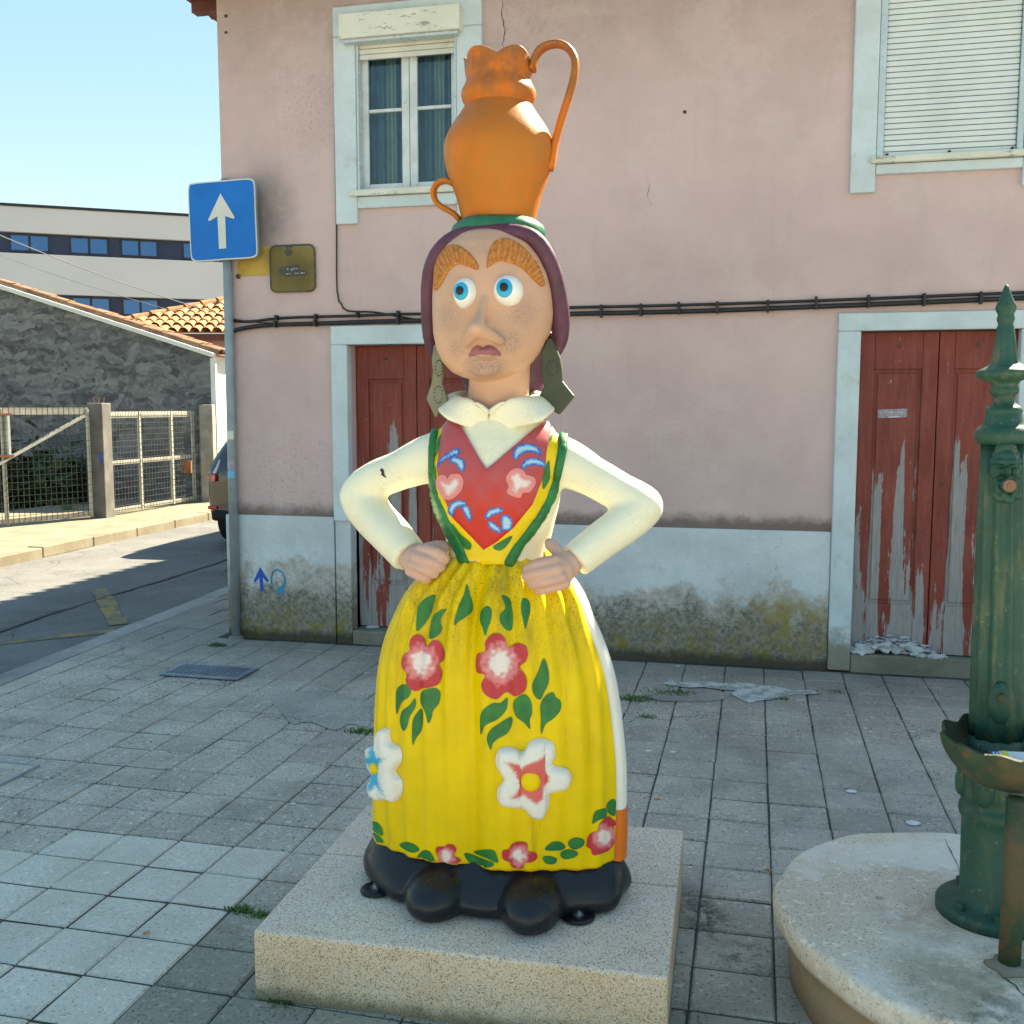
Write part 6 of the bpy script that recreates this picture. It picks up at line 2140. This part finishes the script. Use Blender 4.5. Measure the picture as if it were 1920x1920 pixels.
# column lathe: heights read at the axis
def fz(y):
    d = ray(1870, y)
    return HC + d.z * (FC.y / d.y)
def fr(hw, y):
    return hw / F * depth(Vector((FC.x, FC.y, fz(y))))
low = [(ZS + .002, .144), (ZS + .028, .144), (ZS + .034, .138), (ZS + .036, .098), (ZS + .05, .089), (ZS + .06, .084)]
low += [(fz(1545), .083), (fz(1532), .082), (fz(1528), .088), (fz(1518), .091), (fz(1508), .088), (fz(1504), .080), (fz(1490), .083), (fz(1470), .088), (fz(1445), .087), (fz(1420), .082), (fz(1400), .074), (fz(1380), .070)]
fb = MB()
fb.lathe(low, (FC.x, FC.y, 0), 64)
cb = fb.build('column_base', M_FG, ft, smooth=True)
cb.data.transform(LEAN)
cb['label'] = 'round green drum and leaf bulb at the foot of the column'
for i in range(6):        # acanthus leaves on the bulb
    t = i * math.pi / 3 - math.pi / 2 + .25
    d = Vector((math.cos(t), math.sin(t), 0))
    x = Vector((-d.y, d.x, 0))
    lf = MB()
    zc = fz(1455)
    lf.ball(Vector((FC.x, FC.y, zc)) + d * .084, (.030, .012, .062), (x, d, UP), 16, 12)
    lf.ball(Vector((FC.x, FC.y, zc - .022)) + d * .090, (.022, .010, .034), (x, d, UP), 16, 10)
    lf.build('acanthus_leaf', M_FG, ft, smooth=True).data.transform(LEAN)
sh = MB()
sh.lathe([(fz(1379), .070), (fz(1340), .069), (fz(1200), .066), (fz(1050), .061), (fz(900), .0555), (fz(832), .053)], (FC.x, FC.y, 0), 96, lambda t, i, z: 1 - .19 * abs(math.cos(5 * t)) ** 1.3)
so_ = sh.build('shaft', M_FG, ft, smooth=True)
so_.data.transform(LEAN)
so_['label'] = 'fluted green shaft'
up = [(831, 50), (824, 52), (818, 55), (810, 55), (805, 51), (801, 48), (797, 41), (790, 37), (778, 35), (775, 33), (771, 34.5), (766, 34), (762, 29), (757, 23), (752, 20), (742, 20), (738, 26), (732, 28), (727, 26), (722, 24), (715, 30), (710, 44), (705, 53), (700, 54), (695, 52), (691, 46), (687, 36), (680, 28), (670, 24.5), (645, 21), (612, 16), (608, 14), (604, 15), (598, 17), (592, 15.5), (588, 15), (583, 18), (577, 20), (570, 18), (560, 13), (548, 8.5), (538, 4.5), (534, 2.5)]
fn_ = MB()
fn_.lathe([(fz(y), fr(h * .93, y)) for y, h in up], (FC.x, FC.y, 0), 64, lambda t, i, z: 1 - (.14 * (math.cos(10 * t) * .5 + .5) if fz(683) < z < fz(612) else 0))
fo_ = fn_.build('finial', M_FG, ft, smooth=True)
fo_.data.transform(LEAN)
fo_['label'] = 'turned green finial with pointed tip'
# mask with tap on the shaft, turned to the square
fdir = Vector((-.10, -1, 0)).normalized()
fx = Vector((-fdir.y, fdir.x, 0))
def fa(px, py, o):
    """point on the column's front, o out from the axis"""
    return on_plane(px, py, FC + fdir * o, fdir)
mk = MB()
def mball(px, py, o, rx, ry, rz):
    c = fa(px, py, o)
    s = depth(c) / F
    mk.ball(c, (rx * s, rz, ry * s), (fx, fdir, UP), 16, 12)
mball(1884, 880, .050, 27, 36, .016)
mball(1886, 858, .058, 24, 14, .014)
for sx in (-1, 1):
    mball(1887 + sx * 10, 866, .070, 11, 6, .009)
    mball(1887 + sx * 13, 884, .060, 9, 9, .012)
    for i in range(6):
        mball(1886 + sx * (20 + 4 * math.sin(i)), 852 + i * 13, .052 + .004 * (i % 2), 6, 8, .010)
    mball(1887 + sx * 10, 905, .064, 10, 5, .010)
mball(1888, 884, .074, 6, 12, .014)
for i in range(7):
    mball(1866 + i * 7, 926 + 5 * math.sin(i * 2.1) + (4 - abs(i - 3)) * 2, .056, 6, 10, .010)
for i in range(5):
    mball(1872 + i * 7, 842 - (2 - abs(i - 2)) * 3, .056, 6, 10, .009)
mask = mesh_obj('mask', remeshed(mk, .0028, 2), M_FG, ft, smooth=True)
mask['label'] = 'bearded face mask in relief round the tap'
tp = MB()
a, b = fa(1886, 908, .06), fa(1893, 911, .125)
tp.tube([a, a.lerp(b, .6), a.lerp(b, .62), b], [.014, .0145, .018, .018], 20)
tap = tp.build('tap', M_FG, mask, smooth=False, bevel=.002)
M_COPPER = painted('worn brass tap end', (0.22, 0.12, 0.08, 1), .45, .3, 40, .3, .1, metal=.5)
d_ = (b - a).normalized()
MB().tube([b - d_ * .004, b + d_ * .003], .0145, 20).build('tap_end', M_COPPER, tap)
MB().tube([b + d_ * .002, b + d_ * .009], .006, 12).build('push_button', M_COPPER, tap)
# scalloped bowl on the front of the column, pipe below
bdir = (on_z(1893, 1815, ZS) - FC)
bdir.z = 0
bdir.normalize()
bx = Vector((-bdir.y, bdir.x, 0))
BC_ = Vector((FC.x, FC.y, 0)) + bdir * .13
zr = fz(1352)
bw = MB()
nv, nt_ = 12, 72
for shell in (0, 1):
    for i in range(nv + 1):
        v = i / nv
        ph = v * math.pi / 2
        for j in range(nt_):
            t = 2 * math.pi * j / nt_
            r0 = math.sin(ph) ** .8
            sc_ = 1 + .05 * v * v * math.sin(11 * t)
            lx, lf_ = .155, .175
            z = zr + .006 * math.sin(11 * t) * v * v - .118 * math.cos(ph) ** 1.1 - (.0 if shell == 0 else .009 * (1 - .2 * v))
            rr3 = r0 * sc_ + (.0 if shell == 0 else .03 * r0)
            bw.v.append(BC_ + bx * lx * rr3 * math.cos(t) + bdir * lf_ * rr3 * math.sin(t) + Vector((0, 0, z)))
for shell in (0, 1):
    o_ = shell * (nv + 1) * nt_
    for i in range(nv):
        bw.f += [[o_ + i * nt_ + j, o_ + i * nt_ + (j + 1) % nt_, o_ + (i + 1) * nt_ + (j + 1) % nt_, o_ + (i + 1) * nt_ + j] for j in range(nt_)]
o1, o2 = nv * nt_, (2 * nv + 1) * nt_
bw.f += [[o1 + j, o1 + (j + 1) % nt_, o2 + (j + 1) % nt_, o2 + j] for j in range(nt_)]
bowl = bw.build('bowl', M_FR, ft, smooth=True)
bowl['label'] = 'rusting green bowl with wavy rim'
pb = fa(1877, 1308, .075)
MB().tube([pb - fdir * .02, pb + fdir * .012], .011, 6).build('bolt', M_FR, bowl)
brk = MB()
brk.ball(fa(1877, 1318, .06), (.035, .014, .055), (fx, fdir, UP), 16, 12)
brk.build('bracket', M_FG, bowl, smooth=True)
pp = on_z(1892, 1815, ZS)
ptop = Vector((pp.x, pp.y, zr - .105))
MB().tube([pp + UP * .0, ptop], .0255, 20).build('drain_pipe', M_FR, ft, smooth=True)
MB().lathe([(0, .05), (.008, .047), (.016, .03)], pp, 14, lambda t, i, z: 1 + .2 * math.sin(5 * t)).build('mortar_collar', M_STEP, ft, smooth=True)
for t in (200, 250, 310, 20, 110):
    c = FC + Vector((math.cos(R(t)), math.sin(R(t)), 0)) * .116
    MB().tube([c + UP * .03, c + UP * .05], .014, 6).build('flange_bolt', M_FG, ft, bevel=.002)
# leaflet lying in the bowl
M_PAPER = painted('glossy paper', (0.72, 0.72, 0.74, 1), .3, .12, 30, .15, 0)
M_PAPY = painted('yellow print', (0.70, 0.62, 0.05, 1), .35, .1, 30, .1, 0)
M_PAPB = painted('navy print', (0.01, 0.035, 0.09, 1), .35, .1, 30, 0, 0)
M_PAPC = painted('pale blue print', (0.25, 0.5, 0.65, 1), .35, .1, 30, 0, 0)
lc = BC_ + bdir * .06 + Vector((0, 0, zr - .052))
lx = Vector((.97, -.1, .0)).normalized()
ly = Vector((-.05, .75, .62)).normalized()
lf = thing('leaflet', lc, 'folded leaflet with yellow and navy stripes lying in the fountain bowl', 'leaflet')
def pap(name, u0, u1, v0, v1, o, mat):
    nn = lx.cross(ly)
    mb = MB()
    mb.add([lc + lx * u + ly * v + nn * w for w in (o, o + .002) for v in (v0, v1) for u in (u0, u1)], [(0, 2, 3, 1), (4, 5, 7, 6), (0, 1, 5, 4), (2, 6, 7, 3), (0, 4, 6, 2), (1, 3, 7, 5)])
    mb.build(name, mat, lf)
pap('sheet', -.045, .10, -.035, .035, 0, M_PAPER)
pap('yellow_stripe', -.018, -.004, -.035, .035, .0025, M_PAPY)
pap('navy_stripe', -.045, -.024, -.035, .035, .0025, M_PAPB)
for q in (-.0415, -.033):
    pap('print_stripe', q, q + .006, -.03, .03, .005, M_PAPC)

# ================================================================== SMALL THINGS ON THE GROUND
# mortar patch and broken stone near the wall, weeds in the joints
gcast = lambda px, py: (on_z(px, py, .0), UP)
M_MORT = stone_mat('pale mortar spill', (0.52, 0.52, 0.51, 1), (0.64, 0.63, 0.61, 1), sp=.35, rnd=0, stain=.2, wear=lambda m, c: m.mix(m.mapr(m.noise(11, 8, .75), .47, .55, 0, .85), c, (0.30, 0.285, 0.255, 1)))
def c8(pts): return [(1040 + x / 3.2, 940 + y / 3.2) for x, y in pts]
tag(layer('mortar_patch', c8([(640, 1095), (700, 1078), (780, 1090), (900, 1082), (1010, 1095), (1120, 1088), (1260, 1108), (1360, 1118), (1430, 1140), (1520, 1135), (1600, 1152), (1530, 1163), (1430, 1162), (1350, 1180), (1290, 1195), (1220, 1200), (1165, 1215), (1110, 1190), (1060, 1160), (1080, 1140), (980, 1130), (900, 1118), (800, 1120), (700, 1110)]), gcast, .004, M_MORT, None, 6, False), 'pale mortar spill across the paving in front of the lower course', 'mortar', None)
M_MORTD = stone_mat('rough broken concrete', (0.24, 0.22, 0.2, 1), (0.36, 0.33, 0.3, 1), sp=.7, gs=90, rnd=0, bump=.9)
tag(layer('broken_concrete', c8([(560, 1180), (640, 1150), (760, 1140), (860, 1125), (970, 1135), (1050, 1165), (1020, 1190), (920, 1205), (760, 1205), (640, 1200)]), gcast, .0025, M_MORTD, None, 6, False), 'rough broken concrete patch beside the mortar spill', 'patch')
# crumbly old repair between drain and statue
tag(layer('cement_repair', [(505, 1312), (530, 1296), (575, 1299), (610, 1292), (640, 1304), (690, 1318), (692, 1362), (655, 1358), (628, 1370), (580, 1354), (548, 1358), (530, 1338)], gcast, .0025, stone_mat('grey cement repair', (0.34, 0.315, 0.28, 1), (0.46, 0.425, 0.375, 1), sp=.7, gs=90, rnd=0, wear=crack_wear, bump=.6), None, 7, True), 'cracked cement repair in the paving beside the skirt', 'patch')
# mortar rubble heaped against the right door
rub = thing('rubble_heap', sq(4.33, -.02, .105), 'heap of white plaster flakes at the foot of the red door', 'rubble')
M_PLAST = painted('white plaster flake', (0.50, 0.52, 0.53, 1), .9, .2, 14, .3, .5)
rq = random.Random(5)
hm = MB()
for i in range(26):
    u = rq.uniform(-.22, .26)
    hgt = .12 * max(0, 1 - (u / .27) ** 2)
    hm.ball(sq(4.33 + u, -.015 + rq.uniform(-.03, .02), .105 + hgt * rq.uniform(.1, .7)), (rq.uniform(.03, .06), rq.uniform(.02, .035), rq.uniform(.008, .02)), None, 8, 5)
hme = remeshed(hm, .006, 1)
for v in hme.vertices:
    v.co += Vector((mn.noise(v.co * 45), mn.noise(v.co * 45 + Vector((7, 0, 0))), 1.3 * mn.noise(v.co * 38))) * .011
mesh_obj('heap', hme, M_PLAST, rub)
for i in range(60):
    u = rq.uniform(-.22, .24)
    p = sq(4.33 + u, .0 + rq.uniform(-.03, .0), .115 + .10 * max(0, 1 - (u / .26) ** 2) * rq.uniform(.4, 1.1))
    s = rq.uniform(.012, .028)
    e = Matrix.Rotation(rq.uniform(0, 6), 3, 'Z') @ Matrix.Rotation(rq.uniform(-.7, .7), 3, 'X')
    MB().add([p + e @ Vector(q) for q in ((-s, -s * .6, 0), (s, -s * .5, 0), (s * .7, s * .6, 0), (-s * .6, s * .7, 0), (-s * .9, -s * .5, .004), (s * .9, -s * .4, .004), (s * .6, s * .5, .004), (-s * .5, s * .6, .004))], [(0, 1, 2, 3), (4, 5, 6, 7), (0, 1, 5, 4), (1, 2, 6, 5), (2, 3, 7, 6), (3, 0, 4, 7)]).build('flake', M_PLAST, rub)
p = sq(.96, -.10, .09)
MB().ball(p, (.05, .025, .012), None, 10, 6).build('plaster_crumb', M_PLAST, None)
tag(COL.objects['plaster_crumb'], 'small plaster crumb on the step of the dark red door', 'crumb')
# weeds: tufts
def tuft(px, py, n, spread, h, label, mat=M_GRASS):
    c = on_z(px, py, 0)
    rr4 = random.Random(int(px * 3 + py))
    mb = MB()
    for i in range(n):
        b = c + Vector((rr4.gauss(0, spread), rr4.gauss(0, spread * .6), -.004))
        t = rr4.uniform(0, 6.28)
        L = h * rr4.uniform(.4, 1.1)
        w = rr4.uniform(.0015, .004)
        d = Vector((math.cos(t), math.sin(t), 0))
        x = Vector((-d.y, d.x, 0)) * w
        p1 = b + d * L * .4 + UP * L * .6
        p2 = b + d * L * .95 + UP * L * .65
        mb.add([b - x, b + x, p1 + x * .8, p1 - x * .8, p2], [(0, 1, 2, 3), (3, 2, 4)])
    return tag(mb.build('weed_tuft', mat, None, fix=False), label, 'weed', 'weeds in the paving joints', 'stuff')
for (x, y, n, sp4, h, lab) in ((810 / 3.2 + 940, 0, 0, 0, 0, ''),):
    pass
tuft(1262, 1299, 260, .07, .022, 'moss and weeds beside the mortar spill')
tuft(1190, 1310, 240, .06, .022, 'moss and weeds at the edge of the white skirt')
tuft(1215, 1345, 90, .03, .02, 'weeds in the joint between skirt and mortar spill')
tuft(1355, 1288, 90, .05, .016, 'thin weeds along the upper edge of the mortar spill')
tuft(1470, 1310, 70, .03, .016, 'thin weeds at the tip of the mortar spill')
tuft(1560, 1296, 70, .05, .014, 'thin weeds beyond the mortar spill towards the red door')
tuft(407, 1210, 120, .035, .03, 'weeds at the foot of the sign pole')
tuft(678, 1372, 140, .035, .03, 'weed tuft in the paving against the apron')
tuft(452, 1706, 110, .02, .02, 'weed tuft at the corner of the pale paving stones')
tuft(488, 1716, 90, .018, .018, 'weeds against the corner of the granite plinth')
tuft(530, 1880, 80, .02, .016, 'weeds at the foot of the plinth front')
tuft(127, 958, 60, .05, .25, 'weed tuft by the wire mesh gate')
# litter
M_BUTT = painted('cigarette paper', (0.70, 0.66, 0.58, 1), .7, .1, 50, .2, 0)
M_FILT = painted('cigarette filter', (0.55, 0.28, 0.10, 1), .7, .1, 50, .2, 0)
for px, py, a in ((1446, 1632, 2.3), (1228, 1498, .2), (268, 1750, .5)):
    p = on_z(px, py, .005)
    d = Vector((math.cos(a), math.sin(a), 0))
    o = MB().tube([p, p + d * .02], .0038, 8).build('cigarette_butt', M_FILT, None)
    tag(o, {1446: 'cigarette butt beside the fountain step', 1228: 'cigarette butt behind the plinth', 268: 'cigarette butt on the pale paving stones'}[px], 'cigarette butt', 'litter on the paving')
    MB().tube([p + d * .0205, p + d * .03], .0037, 8).build('paper_end', M_BUTT, o)
for px, py, r_, lab in ((1597, 1484, .022, 'pale flat scrap'), (1712, 1543, .03, 'pale flat scrap'), (1216, 1408, .018, 'pale flat scrap'), (1262, 1410, .018, 'pale flat scrap'), (1271, 1249, .016, 'pale flat scrap'), (1320, 1270, .012, 'pale flat scrap'), (549, 1507, .012, 'pale flat scrap')):
    c = on_z(px, py, .003)
    rr5 = random.Random(px)
    pts = [c + Vector((math.cos(t) * r_ * rr5.uniform(.7, 1.1), math.sin(t) * r_ * .8 * rr5.uniform(.7, 1.1), 0)) for t in [i * .785 for i in range(8)]]
    o = MB().prism(pts, Vector((0, 0, .002))).build('paper_scrap', M_PAPER, None)
    tag(o, {1597: 'pale scrap on the paving midway between plinth and fountain step', 1712: 'largest pale scrap on the paving behind the fountain step', 1216: 'pale scrap closest to the white skirt, nearer one of a pair', 1262: 'second pale scrap of the pair beside the white skirt', 1271: 'pale scrap at the foot of the lichened wall', 1320: 'small pale scrap beside the mortar spill', 549: 'pale scrap on the dark paving behind the pale stones'}[px], 'scrap', 'scraps on the paving')
